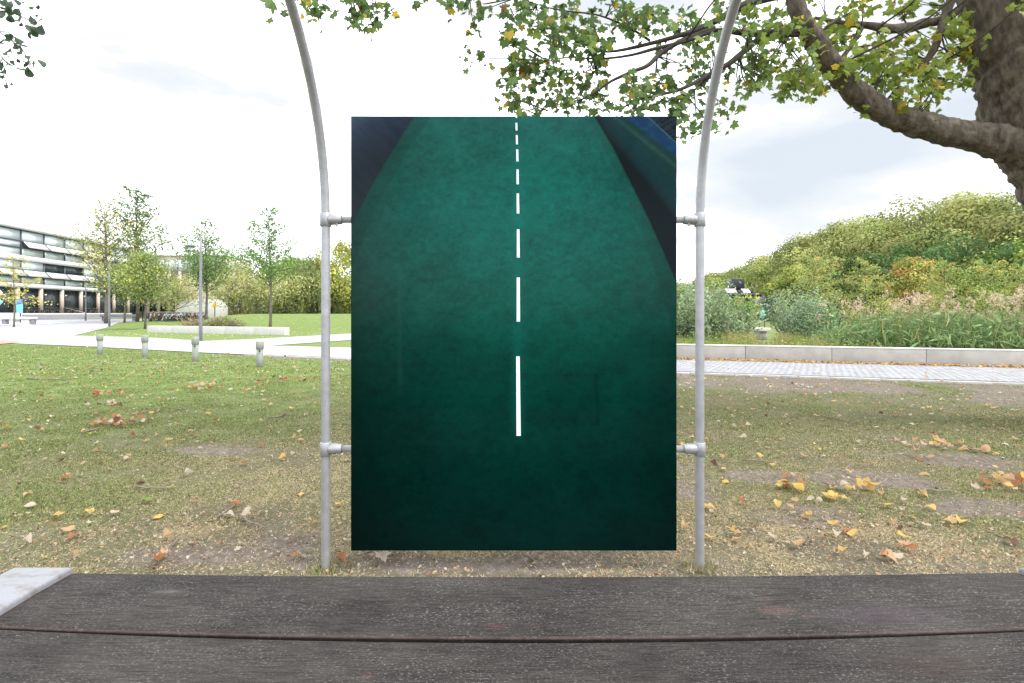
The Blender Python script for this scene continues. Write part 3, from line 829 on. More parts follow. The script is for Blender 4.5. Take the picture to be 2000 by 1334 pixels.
for px, d, top, r, lab in ((1690, 34, 508, 1.7, 'pale feathery young conifer left of the orange tinged tree'), (1846, 33, 505, 1.7, 'pale feathery young conifer right of the orange tinged tree'),
                      (1925, 32, 512, 2.1, 'pale yellow feathery conifer with a bare dark stem at far right'), (1590, 36, 500, 2.0, 'feathery yellow green conifer above the silvery shrub'),
                      (1995, 31, 520, 1.9, 'yellow feathery conifer cut by the right edge')):
    x, y = at(px, d)
    layered_tree('young_conifer', x, y, toph(top, px, d), r, lab, (0.20, 0.25, 0.08), n=5200, leaf=0.17, trunk_r=0.08, clear=0.1, nb=60, alt=(0.30, 0.28, 0.09), altp=0.25, up=0.45, group='feathery young conifers by the pond', spread=0.3, tmpl=LONG_V)
# silvery shrubs by the pond
def shrub(name, px, d, top, rad, label, base, n=6000, leaf=0.11, alt=None, altp=0.3, tmpl=WIDE_V, up=1.4, nb=70, spread=0.6, cat='shrub', base_z=None):
    x, y = at(px, d); z = Hs(x, y); h = toph(top, px, d) * 1.08
    root = empty(name, (x, y, z), label, cat)
    st = MB(); mb = MB()
    for k in range(nb):
        a = random.uniform(0, 6.28); q = random.uniform(0.1, 1)
        L = h * random.uniform(0.55, 1.05)
        p0 = np.array((x + rad * 0.45 * q * math.cos(a), y + rad * 0.45 * q * math.sin(a), z - 0.05))
        p = wander(p0, (math.cos(a) * q * rad / h * 1.2, math.sin(a) * q * rad / h * 1.2, 1), L, 6, 0.0, 0.16)
        st.tube(p, np.linspace(0.018, 0.004, 7), 4, cap=False)
        m_ = n // nb; s = rng.random(m_) ** 0.75 * 0.97 + 0.03; idx = s * 5.999; i0 = idx.astype(int); fr = (idx - i0)[:, None]
        pos = p[i0] * (1 - fr) + p[np.minimum(i0 + 1, 6)] * fr + rng.normal(size=(m_, 3)) * spread * rad * 0.22
        pos[:, 2] = np.maximum(pos[:, 2], z + 0.03)
        bc = np.array(alt if (alt is not None and random.random() < altp) else base) * random.uniform(0.75, 1.25)
        batch(mb, tmpl, QUAD_F, pos, rot_from(rdir(m_) + np.array([0, -0.2, 0.5]), rng.random(m_) * 6.28), leaf * (0.6 + 0.8 * rng.random(m_)), leaf_cols(m_, bc))
    st.build('stems', M['bark_far'], root); mb.build('foliage', M['leaf_far'], root)
    return root
shrub('willow_shrub', 1352, 21, 562, 1.5, 'dense silvery green shrub between the panel edge and the right post', (0.13, 0.19, 0.09), n=11000, leaf=0.15, alt=(0.20, 0.25, 0.16), nb=90)
shrub('willow_shrub', 1398, 22, 596, 1.3, 'grey green willow shrub just right of the right post', (0.14, 0.19, 0.10), n=9000, leaf=0.15, alt=(0.22, 0.27, 0.18), nb=80)
shrub('upright_shrub', 1440, 23, 588, 0.5, 'upright bright green shrub below the black pavilion roof', (0.13, 0.22, 0.06), n=6000, leaf=0.12, alt=(0.07, 0.12, 0.05), nb=60)
shrub('willow_shrub', 1562, 24, 570, 1.15, 'rounded silvery blue willow shrub right of the stone bench', (0.17, 0.24, 0.15), n=8500, leaf=0.12, alt=(0.11, 0.16, 0.09), nb=90)
shrub('willow_shrub', 1610, 23, 600, 1.2, 'blue green low willow shrub beside the reeds', (0.12, 0.20, 0.10), n=6000, leaf=0.13, alt=(0.20, 0.25, 0.12), nb=60)
shrub('low_shrub', 1448, 33, 584, 0.5, 'yellow green shrub hiding the pavilion wall', (0.22, 0.25, 0.06), n=5000, leaf=0.15, nb=60, tmpl=QUAD_V)

# reeds and wild plants
def blades(mb, x, y, h, w, bend, col, seg=3):
    n_ = len(x); a = rng.random(n_) * 6.28; z0 = H(x, y) - 0.004
    dx, dy = np.cos(a), np.sin(a); sxv, syv = -dy, dx
    V_ = []
    ts = np.linspace(0, 1, seg + 1)
    for t_ in ts[:-1]:
        cx = x + dx * bend * t_ ** 2; cy = y + dy * bend * t_ ** 2; cz = z0 + h * (t_ - 0.25 * (bend / h) * t_ ** 3)
        ww = w * (1 - t_ ** 2 * 0.85) / 2
        V_.append(np.stack([cx - sxv * ww, cy - syv * ww, cz], -1)); V_.append(np.stack([cx + sxv * ww, cy + syv * ww, cz], -1))
    V_.append(np.stack([x + dx * bend, y + dy * bend, z0 + h * (1 - 0.25 * bend / h)], -1))
    V_ = np.stack(V_, 1); k = V_.shape[1]
    base = (np.arange(n_) * k)[:, None]
    fq = []
    for i in range(seg - 1):
        fq.append(base + np.array([[2 * i, 2 * i + 1, 2 * i + 3, 2 * i + 2]]))
    ft = base + np.array([[k - 3, k - 2, k - 1]])
    fs = ([np.concatenate(fq)] if fq else []) + [ft]
    mb.add(V_.reshape(-1, 3), fs, np.repeat(col, k, axis=0))
def wall_y(x): return 16.45 - (x - 5.25) * 0.2947 + 0.45
mb = MB()
n_ = 15000
x = rng.uniform(8.5, 24, n_); dd = rng.uniform(0.35, 6.5, n_); y = wall_y(x) + dd
den = smooth((x / y * 1000 - 560) / 120); keep = rng.random(n_) < den
x, y, dd = x[keep], y[keep], dd[keep]; n_ = len(x)
hh = (0.75 + 1.15 * smooth(dd / 2.2)) * (0.65 + 0.45 * rng.random(n_)) * (0.55 + 0.45 * smooth((x / y * 1000 - 580) / 160)) + 0.35 * (fbm(x * .5, y * .5) - 0.5) * 2
mixc = fbm(x * 0.7, y * 0.9, 3)[:, None]
colr = np.where(rng.random((n_, 1)) < 0.12, np.array([[0.30, 0.26, 0.10]]), np.where(mixc > 0.5, np.array([[0.085, 0.145, 0.05]]), np.array([[0.14, 0.19, 0.095]]))) * (0.7 + 0.6 * rng.random((n_, 1)))
blades(mb, x, y, np.clip(hh, .3, 3), 0.028, 0.25 + 0.45 * rng.random(n_), colr, 4)
# side leaves on the reed stems
k2 = 16000; idx = rng.integers(0, n_, k2)
zz = np.clip(hh[idx], .3, 3) * (0.3 + 0.65 * rng.random(k2)); pos = np.stack([x[idx] + rng.normal(size=k2) * .12, y[idx] + rng.normal(size=k2) * .12, H(x[idx], y[idx]) + zz], -1)
batch(mb, LONG_V * np.array([1, 0.55, 2.0]), QUAD_F, pos, rot_from(rdir(k2) + np.array([0, -.2, .7]), rng.random(k2) * 6.28), 0.40 * (0.5 + rng.random(k2)), leaf_cols(k2, (0.105, 0.155, 0.065), 0.35))
# plumes
for k in range(200):
    xx = random.uniform(11.5, 22); yy = float(wall_y(xx)) + random.uniform(0.9, 5.0); hp = random.uniform(1.75, 2.4) - 0.15 * (yy < wall_y(xx) + 1.5)
    z = Hs(xx, yy)
    a = random.uniform(0, 6.28); p = wander((xx, yy, z), (0.1 * math.cos(a), 0.1 * math.sin(a), 1), hp, 4, 0, 0.06)
    mb.tube(p, 0.006, 3, cap=False, col=(0.22, 0.20, 0.10))
    m_ = 26; s = rng.random(m_)
    pos = p[-1] + np.stack([s * 0.12 * math.cos(a) + rng.normal(size=m_) * 0.045, s * 0.12 * math.sin(a) + rng.normal(size=m_) * 0.045, -0.28 * s + 0.06], -1)
    batch(mb, LONG_V, QUAD_F, pos, rot_from(rdir(m_) + np.array([0, -0.6, 0.0]), rng.random(m_) * 6.28), 0.10 * (0.6 + 0.8 * rng.random(m_)), leaf_cols(m_, (0.34, 0.285, 0.21)))
tag(mb.build('reeds', M['leaf_far']), 'tall green reeds with feathery tan plumes behind the low wall', 'reeds', kind='stuff')
mb = MB(); n_ = 26000
x = rng.uniform(2.2, 12.5, n_); dd = rng.random(n_) ** 1.3 * 4.5 + 0.05; y = wall_y(x) + dd
pat = fbm(x * 1.1, y * 1.3, 4)
gap = smooth(np.abs((x / y * 1000 + 1000) - 1495) / 30)
hh = (0.34 + 0.25 * dd ** 0.6) * (0.55 + 0.9 * pat) * (0.7 + 0.6 * rng.random(n_)) * (0.55 + 0.45 * gap)
colr = np.where(pat[:, None] > 0.56, np.array([[0.22, 0.20, 0.09]]), np.array([[0.14, 0.19, 0.055]])) * (0.6 + 0.8 * rng.random((n_, 1)))
colr = np.where(rng.random((n_, 1)) < 0.012, np.array([[0.45, 0.22, 0.06]]), colr)
blades(mb, x, y, hh, 0.02, 0.08 + 0.2 * rng.random(n_), colr, 2)
k2 = 16000; idx = rng.integers(0, n_, k2)
pos = np.stack([x[idx], y[idx], H(x[idx], y[idx]) + hh[idx] * (0.3 + 0.7 * rng.random(k2))], -1) + rng.normal(size=(k2, 3)) * 0.04
pos[:, 2] = np.maximum(pos[:, 2], H(pos[:, 0], pos[:, 1]) + 0.02)
batch(mb, QUAD_V, QUAD_F, pos, rot_from(rdir(k2) + np.array([0, -.2, .7]), rng.random(k2) * 6.28), 0.06 * (0.5 + rng.random(k2)), leaf_cols(k2, (0.14, 0.18, 0.055), 0.35))
tag(mb.build('wild_plants', M['leaf_far']), 'low weeds and wild flowers growing along the back of the wall', 'weeds', kind='stuff')

cl = []
for k in range(150):
    px = random.choice((random.uniform(380, 900), random.uniform(1100, 2300))); d = random.uniform(120, 230)
    x, y = at(px, d); cl.append(((x, y, Hs(x, y) + random.uniform(1, 5)), random.uniform(4, 6.5), 170))
tag(crown(cl, 1.3, (0.12, 0.15, 0.05), OLV, 0.4).build('distant_woodland', M['leaf_far']), 'low band of distant trees closing the horizon', 'woodland', kind='stuff')
# pavilion with the black roof, stone bench, blue sign beyond the pond
x, y = at(1437, 62)
pz = Hs(x, y)
pav = empty('pavilion', (x, y, pz), 'small black roofed pavilion with skylights and a box turret among the trees', 'building')
s_ = 62 / F
def pvx(px): return (px - 994) * s_ * 1.02
def pvz(py): return EYE + (HOR - py) * s_
t = MB(); t.box((pvx(1402), y, pz), (pvx(1500), y + 6, pvz(580))); t.build('wall', M['dark_frame'], pav)
t = MB(); t.box((pvx(1396), y - 1.2, pvz(580)), (pvx(1462), y + 7, pvz(573.5))); t.build('roof', M['roof_black'], pav)
t = MB()
for (a_, b_) in ((1403, 1432), (1434, 1458)):
    v = [(pvx(a_), y, pvz(573)), (pvx(b_), y, pvz(573)), (pvx(b_), y + 4, pvz(573)), (pvx(a_), y + 4, pvz(573)), (pvx(a_ + 5), y + 1, pvz(562)), (pvx(b_ - 4), y + 1, pvz(562)), (pvx(b_ - 4), y + 3, pvz(562)), (pvx(a_ + 5), y + 3, pvz(562))]
    t.add(v, np.array([(0,3,2,1),(4,5,6,7),(0,1,5,4),(1,2,6,5),(2,3,7,6),(3,0,4,7)]))
t.build('monitor_roof', M['roof_black'], pav)
for (a_, b_) in ((1403, 1432), (1434, 1458)):
    for k in range(3):
        w_ = (b_ - a_ - 9) / 3; p0 = a_ + 4.5 + k * w_; p1 = p0 + w_ - 1.2
        t = MB(); t.add([(pvx(p0), y + 0.13, pvz(571.5)), (pvx(p1), y + 0.13, pvz(571.5)), (pvx(p1), y + 0.86, pvz(563.5)), (pvx(p0), y + 0.86, pvz(563.5))], np.array([(0, 1, 2, 3)]))
        t.build('skylight', M['white_sign'], pav)
t = MB(); t.box((pvx(1424), y + 1.2, pvz(562)), (pvx(1448), y + 3, pvz(543))); t.build('turret', M['roof_black'], pav, bevel=0.03)
t = MB(); t.tube([(pvx(1411.5), y + 0.5, pvz(573)), (pvx(1411.5), y + .5, pvz(557))], 0.06, 8); t.build('flue', M['galv'], pav)
x, y = at(1489, 45)
z = Hs(x, y)
o = empty('information_sign', (x, y, z), 'light blue upright sign board in the gap between pond shrubs', 'sign')
s_ = 45 / F
t = MB(); t.box(((1484.5 - 1000) * s_, y, EYE + (HOR - 621) * s_), ((1493 - 1000) * s_, y + 0.06, EYE + (HOR - 605) * s_)); t.build('board', M['cyan_sign'], o)
t = MB(); t.box(((1483 - 1000) * s_, y, z), ((1484.3 - 1000) * s_, y + 0.06, EYE + (HOR - 604) * s_)); t.build('post', M['black'], o)
t = MB(); t.box(((1493.2 - 1000) * s_, y, z), ((1494.4 - 1000) * s_, y + 0.06, EYE + (HOR - 604) * s_)); t.build('post', M['black'], o)
s_ = 30 / F; y = 30; z0 = EYE + (HOR - 648) * s_
o = empty('stone_bench', ((1492 - 1000) * s_, y, z0 - 0.4), 'pale stone slab bench seen through the gap in the pond shrubs', 'bench')
t = MB(); t.box(((1479 - 1000) * s_, y, z0 + 0.02), ((1506 - 1000) * s_, y + 1.2, z0 + 0.22)); t.build('slab', M['concrete_top'], o, bevel=0.03)
t = MB(); t.box(((1484 - 1000) * s_, y + 0.3, z0 - 0.5), ((1503 - 1000) * s_, y + 0.9, z0 + 0.018)); t.build('base', M['concrete'], o)

# ------------------------------------------------------------------ left background: trees
def T(px, d, top, r, name, label, base, **k):
    x, y = at(px, d)
    return layered_tree(name, x, y, toph(top, px, d), r, label, base, **k)
T(207, 56, 405, 4.6, 'young_tree', 'tall thinly leaved yellow green tree in front of the white office building', (0.17, 0.19, 0.06), n=3000, leaf=0.22, trunk_r=0.22, clear=0.22, nb=52, up=0.9, power=0.7, sparse_top=0.5, spread=0.25, alt=(0.33, 0.29, 0.08), altp=0.3)
T(268, 60, 372, 4.6, 'young_tree', 'tallest thin dark green tree with a pointed open top behind the lawn', (0.085, 0.13, 0.05), n=5200, leaf=0.26, trunk_r=0.2, clear=0.3, nb=50, up=1.0, power=0.9, sparse_top=0.25, spread=0.22)
T(283, 45, 500, 2.6, 'young_tree', 'dense bright green young tree on the lawn beside the bicycles', (0.15, 0.19, 0.075), n=8500, leaf=0.17, trunk_r=0.1, clear=0.32, nb=70, up=0.7, spread=0.42, alt=YGR, altp=0.3)
T(243, 58, 520, 2.4, 'young_tree', 'dark green round headed small tree close left of the dense young tree', (0.06, 0.10, 0.03), n=6000, leaf=0.2, trunk_r=0.12, clear=0.35, nb=50, up=0.6, spread=0.45, alt=YGR, altp=0.25)
T(402, 50, 425, 2.9, 'young_tree', 'green young tree behind the street lamp with two thin upright tops', (0.095, 0.155, 0.05), n=8500, leaf=0.19, trunk_r=0.13, clear=0.28, nb=62, up=0.75, power=1.0, sparse_top=0.75, spread=0.35)
T(527, 38.5, 405, 2.4, 'young_tree', 'slender green young tree with pointed top behind the short white wall', (0.085, 0.15, 0.04), n=6500, leaf=0.15, trunk_r=0.12, clear=0.36, nb=56, up=0.62, power=1.0, sparse_top=0.45, spread=0.32)
T(27, 50, 497, 1.9, 'young_tree', 'small yellow leaved sapling in front of the office building', (0.30, 0.30, 0.09), n=1300, leaf=0.17, trunk_r=0.09, clear=0.3, nb=26, up=0.15, power=0.7, spread=0.25)
for px, d, top, r, lab in ((340, 66, 560, 3.4, 'flat topped yellow leaved tree in front of the beige wing'), (455, 60, 548, 3.6, 'yellow green spreading tree right of the lamp post tree'),
                      (500, 64, 538, 3.8, 'yellow green spreading tree directly left of the slender tree'), (575, 58, 560, 3.3, 'yellow spreading tree directly right of the slender tree')):
    T(px, d, top, r, 'locust_tree', lab, (0.24, 0.26, 0.11), n=3800, leaf=0.22, trunk_r=0.13, clear=0.28, nb=44, up=0.55, power=0.4, spread=0.35, group='yellow locust trees in the background')
for px, d, top, r, base, lab, hh in ((560, 74, 488, 4.5, (0.14, 0.18, 0.05), 'mid green broad tree behind the slender tree', .1), (612, 70, 494, 4.4, (0.16, 0.19, 0.06), 'pale green broad tree left of the left post', .05),
                      (670, 62, 466, 5.2, (0.24, 0.26, 0.07), 'light yellow green tree at the left edge of the panel', .08), (700, 90, 470, 5.5, (0.10, 0.15, 0.07), 'distant grey green tree top just above the yellow green tree', .05),
                      (520, 92, 560, 6, (0.10, 0.12, 0.05), 'distant low dark tree behind the yellow locust trees', .0), (440, 100, 572, 6, (0.18, 0.17, 0.06), 'distant low olive tree right of the beige wing', .0), (600, 95, 560, 6.5, (0.09, 0.12, 0.04), 'distant dark tree behind the weeping willow', .0), (660, 95, 560, 6.5, (0.09, 0.12, 0.04), 'distant dark tree behind the panel edge', .0), (750, 90, 520, 7, (0.1, 0.14, 0.05), 'distant tree hidden behind the panel', .0)):
    x, y = at(px, d)
    round_tree('broad_tree', x, y, toph(top, px, d), r, lab, base, n=7000, leaf=0.30, trunk_r=0.2, bottom=hh, nclump=60)
# weeping willow
def willow(px, d, top, rad, label):
    x, y = at(px, d); z = Hs(x, y); h = toph(top, px, d)
    root = empty('weeping_willow', (x, y, z), label, 'tree')
    st = MB(); st.tube([(x, y, z - .1), (x + .2, y, z + h * 0.5), (x, y, z + h * 0.8)], [0.3, 0.22, 0.1], 8)
    mb = MB()
    for k in range(230):
        a = random.uniform(0, 6.28); r = rad * math.sqrt(random.random()); zt = z + h * (1 - 0.35 * (r / rad) ** 2) * random.uniform(0.85, 1)
        L = (zt - z) * random.uniform(0.4, 0.9); m_ = 44
        s = rng.random(m_)
        pos = np.stack([x + r * math.cos(a) * (1 + 0.1 * s) + rng.normal(size=m_) * .10, y + r * math.sin(a) * (1 + .1 * s) + rng.normal(size=m_) * .10, zt - L * s], -1)
        batch(mb, LONG_V * np.array([1.3, 1, 1]), QUAD_F, pos, rot_from(rdir(m_) * 0.7 + np.array([math.cos(a), math.sin(a), 0]), np.full(m_, 1.57) + rng.normal(size=m_) * .3), np.full(m_, 0.34), leaf_cols(m_, np.array((0.14, 0.17, 0.07)) * random.uniform(0.7, 1.2)))
    st.build('trunk', M['bark_far'], root); mb.build('crown', M['leaf_far'], root)
willow(610, 60, 492, 3.0, 'weeping willow with hanging strands left of the left post')
willow(668, 64, 545, 3.2, 'darker weeping willow between left post and panel')
# heather-like bushes behind the short wall
for px, lab in ((385, 'brownish low bush behind the short white wall, next to the lamp'), (420, 'brownish low bush behind the short white wall, middle of three'), (450, 'brownish low bush behind the short white wall, at the right of three')):
    x_, y_ = at(px, 40)
    o = shrub('low_bush', px, 39.5, 621, 0.9, lab, (0.17, 0.15, 0.09), n=2200, leaf=0.12, nb=40, tmpl=QUAD_V, alt=(0.13, 0.17, 0.06))

# ------------------------------------------------------------------ office building
A = Vector((-67, 67, 0)); u_ = Vector((-0.121, 1, 0)).normalized(); n_v = Vector((u_.y, -u_.x, 0))
zb = 0.55; E = EYE
office = empty('office_building', (-67, 67, zb), 'white office building with long glass window bands and tilted open windows', 'building')
def fb(mb, s0, s1, n0, n1, z0, z1, tilt=0):
    v = []
    for z in (z0, z1):
        for s, nn in ((s0, n0), (s1, n0), (s1, n1), (s0, n1)):
            off = tilt if z == z0 else 0
            p = A + u_ * s + n_v * (nn + off); v.append((p.x, p.y, z))
    return mb.add(v, np.array([(0,1,2,3),(4,7,6,5),(0,4,5,1),(1,5,6,2),(2,6,7,3),(3,7,4,0)]))
S0, S1 = -16.5, 31.5
t = MB(); fb(t, S0, S1, -14, -0.35, zb, E + 11.6); t.build('core', M['dark_frame'], office)
t = MB(); fb(t, S0, S1, -14, 0.35, E + 11.5, E + 12.05); t.build('roof_edge', M['white_paint'], office)
t = MB(); fb(t, S0, S1, -0.34, 0.12, E + 7.2, E + 7.9); t.build('spandrel', M['white_paint'], office)
t = MB(); fb(t, S0, S1, -0.34, 0.30, E + 3.5, E + 4.05); t.build('fascia', M['white_paint'], office)
t = MB(); fb(t, -16, 3, -9, -4, E + 12.06, E + 13.4); t.build('roof_plant_room', M['beige'], office)
bays = [3.5 + 4.03 * k for k in range(-5, 8)]
for k, s in enumerate(bays[:-1]):
    e = bays[k + 1]
    tree_refl = s > 7.4 and s < 14.5  # panes whose dark colour stands in for reflected trees
    for (z0, z1, mt_) in ((9.95, 11.3, 'glass_light'), (7.95, 8.95, 'glass_grey'), (5.95, 7.15, 'glass_dark' if tree_refl else 'glass_light'), (4.08, 5.0, 'glass_grey')):
        t = MB(); fb(t, s + 0.1, e - 0.1, -0.3, -0.2, E + z0, E + z1); t.build('window', M[mt_], office)
    for (z0, z1) in ((9.0, 9.85), (5.05, 5.88)):
        if s < 2 and z0 == 9.0:
            t = MB(); fb(t, s + 0.1, e - 0.1, -0.3, -0.2, E + z0, E + z1); t.build('window', M['glass_light'], office)
        else:
            t = MB(); fb(t, s + 0.15, e - 0.15, 0.0, 0.06, E + z0, E + z1, tilt=0.75); t.build('tilted_window', M['white_paint'], office)
    t = MB(); fb(t, s - 0.06, s + 0.06, -0.33, -0.08, E + 4.06, E + 7.19); t.build('mullion', M['dark_frame'], office)
    t = MB(); fb(t, s - 0.06, s + 0.06, -0.33, -0.08, E + 7.91, E + 11.49); t.build('mullion', M['dark_frame'], office)
    t = MB(); fb(t, s + 0.3, e - 0.3, -0.34, -0.28, E + 0.1, E + 3.3); t.build('ground_floor_window', M['glass_dark'], office)
    c0 = A + u_ * (s + 3.2) + n_v * 0.0
    t = MB(); t.tube([(c0.x, c0.y, E - 0.05), (c0.x, c0.y, E + 3.49)], 0.27, 14); t.build('column', M['beige'], office, smooth_=True)
for zz in (11.38, 9.9, 8.97, 5.92, 5.02):
    t = MB(); fb(t, S0, S1, -0.19, -0.06, E + zz - 0.05, E + zz + 0.04); t.build('transom', M['dark_frame'], office)
# terrace and steps
terr = empty('terrace', (-64, 66, zb), 'raised stone terrace with wide steps in front of the office building', 'terrace')
t = MB(); fb(t, -16, 22, -0.3, 3.4, zb - 0.3, E - 0.06); t.build('terrace_floor', M['concrete_far'], terr)
for k in range(6):
    t = MB(); fb(t, -2, 20.5, 3.41 + 0.36 * k, 3.41 + 0.36 * (k + 1) - 0.004, zb - 0.3, E - 0.2 - 0.145 * k); t.build('step', M['steps'], terr)
t = MB()
p = [A + u_ * 7.0 + n_v * 3.0 + Vector((0, 0, E + 0.75)), A + u_ * 7.0 + n_v * 5.6 + Vector((0, 0, zb + 0.95)), A + u_ * 7.0 + n_v * 5.6 + Vector((0, 0, zb))]
t.tube(p, 0.05, 6); t.build('handrail', M['galv'], terr)
# terrace tables
tw = ['first', 'second', 'third', 'fourth', 'fifth', 'sixth', 'seventh', 'eighth', 'ninth', 'tenth']
def terrace_table():
    root = empty('terrace_table', (0, 0, 0), '', 'table', 'wooden tables with benches on the terrace')
    t = MB(); t.box((-0.4, -0.9, 0.72), (0.4, 0.9, 0.77)); t.build('tabletop', M['furn'], root)
    for s in (-1, 1):
        t = MB(); t.box((s * 0.62 - 0.14, -0.9, 0.42), (s * 0.62 + 0.14, 0.9, 0.46)); t.build('bench_seat', M['furn'], root)
        t = MB(); t.box((-0.7, s * 0.6 - 0.04, 0.0), (-0.55, s * 0.6 + 0.04, 0.42)); t.box((0.55, s * 0.6 - 0.04, 0), (0.7, s * 0.6 + 0.04, 0.42)); t.box((-0.04, s * 0.6 - 0.04, 0), (0.04, s * 0.6 + 0.04, 0.72)); t.build('leg_frame', M['furn'], root)
    return root
proto = terrace_table()
for k in range(9):
    o = proto if k == 0 else copy_tree(proto)
    p = A + u_ * (1.5 + 2.25 * k) + n_v * (1.9 + 0.5 * (k % 2))
    o.location = (p.x, p.y, E - 0.06); o.rotation_euler = (0, 0, math.atan2(u_.y, u_.x) - math.pi / 2)
    o['label'] = f'dark wooden table with benches on the terrace, {tw[k]} from the left'
# rear wing
wing = empty('rear_wing', (-62, 96, zb), 'beige wing of the office complex with a strip of windows behind the bicycles', 'building')
wy = 96.0; s_ = wy / F
def wx(px): return (px - 1000) * s_
def wz(py): return EYE + (HOR - py) * s_
t = MB(); t.box((wx(262), wy, wz(530)), (wx(437), wy + 10, wz(500))); t.build('upper_wall', M['beige'], wing)
t = MB(); t.box((wx(261), wy - 0.3, wz(499.8)), (wx(438), wy + 10, wz(497.8))); t.build('roof_edge', M['white_paint'], wing)
t = MB(); t.box((wx(262), wy + 0.6, zb), (wx(437), wy + 10, wz(530.2))); t.build('lower_wall', M['beige'], wing)
for k in range(9):
    a_ = 268 + k * 18
    t = MB(); t.box((wx(a_), wy - 0.06, wz(528)), (wx(a_ + 16.5), wy - 0.003, wz(508))); f_ = t.build('window', M['glass_grey'], wing)
    t = MB(); t.box((wx(a_ + 8), wy - 0.1, wz(528)), (wx(a_ + 8.8), wy - 0.062, wz(508))); t.build('mullion', M['dark_frame'], f_)
for k in range(5):
    a_ = 268 + k * 21
    t = MB(); t.box((wx(a_), wy + 0.5, wz(608)), (wx(a_ + 19), wy + 0.597, wz(585))); t.build('ground_floor_window', M['glass_dark'], wing)
    t = MB(); t.tube([(wx(a_ + 20), wy + 0.1, zb), (wx(a_ + 20), wy + 0.1, wz(530.4))], 0.3, 10); t.build('column', M['beige'], wing)
t = MB(); t.box((wx(368), wy - 4, zb), (wx(446), wy - 0.2, wz(586))); t.build('white_annex', M['concrete_far'], wing, bevel=0.02)
# concrete seats near the steps
for px0, px1, top, bot, d, lab in ((-20, 33, 611, 620, 58, 'long pale concrete block seat at the left edge below the terrace'), (0, 64, 619, 623.5, 54, 'low flat pale bench slab at the left edge in front of the terrace'), (195, 266, 614, 619, 62, 'long grey timber bench right of the terrace steps'),):
    s_ = d / F; x0, x1 = (px0 - 1000) * s_, (px1 - 1000) * s_; z = Hs((x0 + x1) / 2, d)
    o = empty('long_bench', ((x0 + x1) / 2, d, z), lab, 'bench')
    mt_ = M['lamp'] if px0 > 100 else M['concrete_far']
    t = MB(); t.box((x0, d, EYE + (HOR - bot) * s_), (x1, d + 0.6, EYE + (HOR - top) * s_)); t.build('seat', mt_, o, bevel=0.01)
    for q in (0.08, 0.92):
        xq = x0 + (x1 - x0) * q
        t = MB(); t.box((xq - 0.2, d + 0.1, z - 0.05), (xq + 0.2, d + 0.5, EYE + (HOR - bot) * s_ - 0.003)); t.build('leg', M['lamp'], o)

# ------------------------------------------------------------------ bicycles
def bicycle(col):
    root = empty('bicycle', (0, 0, 0), '', 'bicycle', 'parked bicycles in front of the beige wing')
    for xw in (-0.52, 0.52):
        pts = [(xw + 0.33 * math.cos(a), 0, 0.34 + 0.33 * math.sin(a)) for a in np.linspace(0, 2 * math.pi, 17)]
        t = MB(); t.tube(pts, 0.032, 5, cap=False)
        for a in np.arange(0, math.pi, math.pi / 4): t.tube([(xw - .32 * math.cos(a), 0, .34 - .32 * math.sin(a)), (xw + .32 * math.cos(a), 0, .34 + .32 * math.sin(a))], 0.004, 3)
        t.build('wheel', M['black'], root)
    t = MB()
    for a, c in (((-0.52, 0, .34), (-0.18, 0, .85)), ((-0.05, 0, .3), (-0.2, 0, .92)), ((-0.05, 0, .3), (0.36, 0, .78)), ((-0.17, 0, .8), (0.34, 0, .86)), ((-0.52, 0, .34), (-0.05, 0, .3)), ((0.52, 0, .34), (0.33, 0, 1.0))):
        t.tube([a, c], 0.022, 5)
    t.build('frame', col, root)
    t = MB(); t.tube([(0.22, -0.28, 1.04), (0.33, -0.1, 1.04), (0.33, 0.1, 1.04), (0.22, 0.28, 1.04)], 0.018, 5); t.build('handlebar', M['galv'], root)
    t = MB(); t.box((-0.33, -0.08, 0.93), (-0.08, 0.08, 0.98)); t.build('saddle', M['black'], root, bevel=0.02)
    return root
b1 = bicycle(M['black']); b2 = bicycle(material('silver_bicycle_frame', (0.6, 0.6, 0.62), 0.4)); b3 = bicycle(material('red_bicycle_frame', (0.25, 0.03, 0.03), 0.4))
protos = [b1, b2, b3]; used = [False] * 3
kinds = ['dark framed', 'silver framed', 'red framed']
for k in range(34):
    i_ = random.choice((0, 0, 1, 2, 1)) if k > 2 else k
    o = protos[i_] if not used[i_] else copy_tree(protos[i_]); used[i_] = True
    px = 288 + (k % 17) * 7.2 + random.uniform(-1, 1); d = 61 + 2.5 * (k // 17) + random.uniform(-.4, .4)
    x, y = at(px, d)
    o.location = (x, y, Hs(x, y)); o.rotation_euler = (0.08 * random.uniform(-1, 1), 0, random.uniform(0.6, 2.4))
    o['label'] = f'{kinds[i_]} bicycle parked in the {"front" if k < 17 else "back"} row before the beige wing'

# ------------------------------------------------------------------ lamps, bollards, signs
def lamp(px, base, top, headpy, arm, label, rad):
    x, y = G(px, base); z = Hs(x, y); s = y / F
    o = empty('street_lamp', (x, y, z), label, 'street lamp', 'slim grey street lamps')
    zt = EYE + (HOR - top) * s; zh = EYE + (HOR - headpy) * s
    t = MB(); t.tube([(x, y, z - 0.1), (x, y, z + 1.2), (x, y, zt - 0.8), (x, y, zt)], [rad, rad * 0.95, rad * 0.7, rad * 0.55], 14); t.build('pole', M['lamp'], o, smooth_=True)
    if arm:
        t = MB(); t.tube([(x, y, zh - 0.05), (x - arm * 0.4, y, zh)], 0.025, 8); t.build('arm', M['lamp'], o)
        t = MB(); pts = [(x - arm * 0.3, y, zh - 0.01), (x - arm * 0.45, y, zh), (x - arm * 0.8, y, zh + 0.015), (x - arm, y, zh + 0.01)]
        t.tube(pts, [0.04, 0.11, 0.12, 0.02], 12)
        v = t.v[0]; v[:, 2] = (v[:, 2] - zh) * 0.6 + zh
        t.build('lamp_head', M['lamp_head'], o, smooth_=True)
    return o
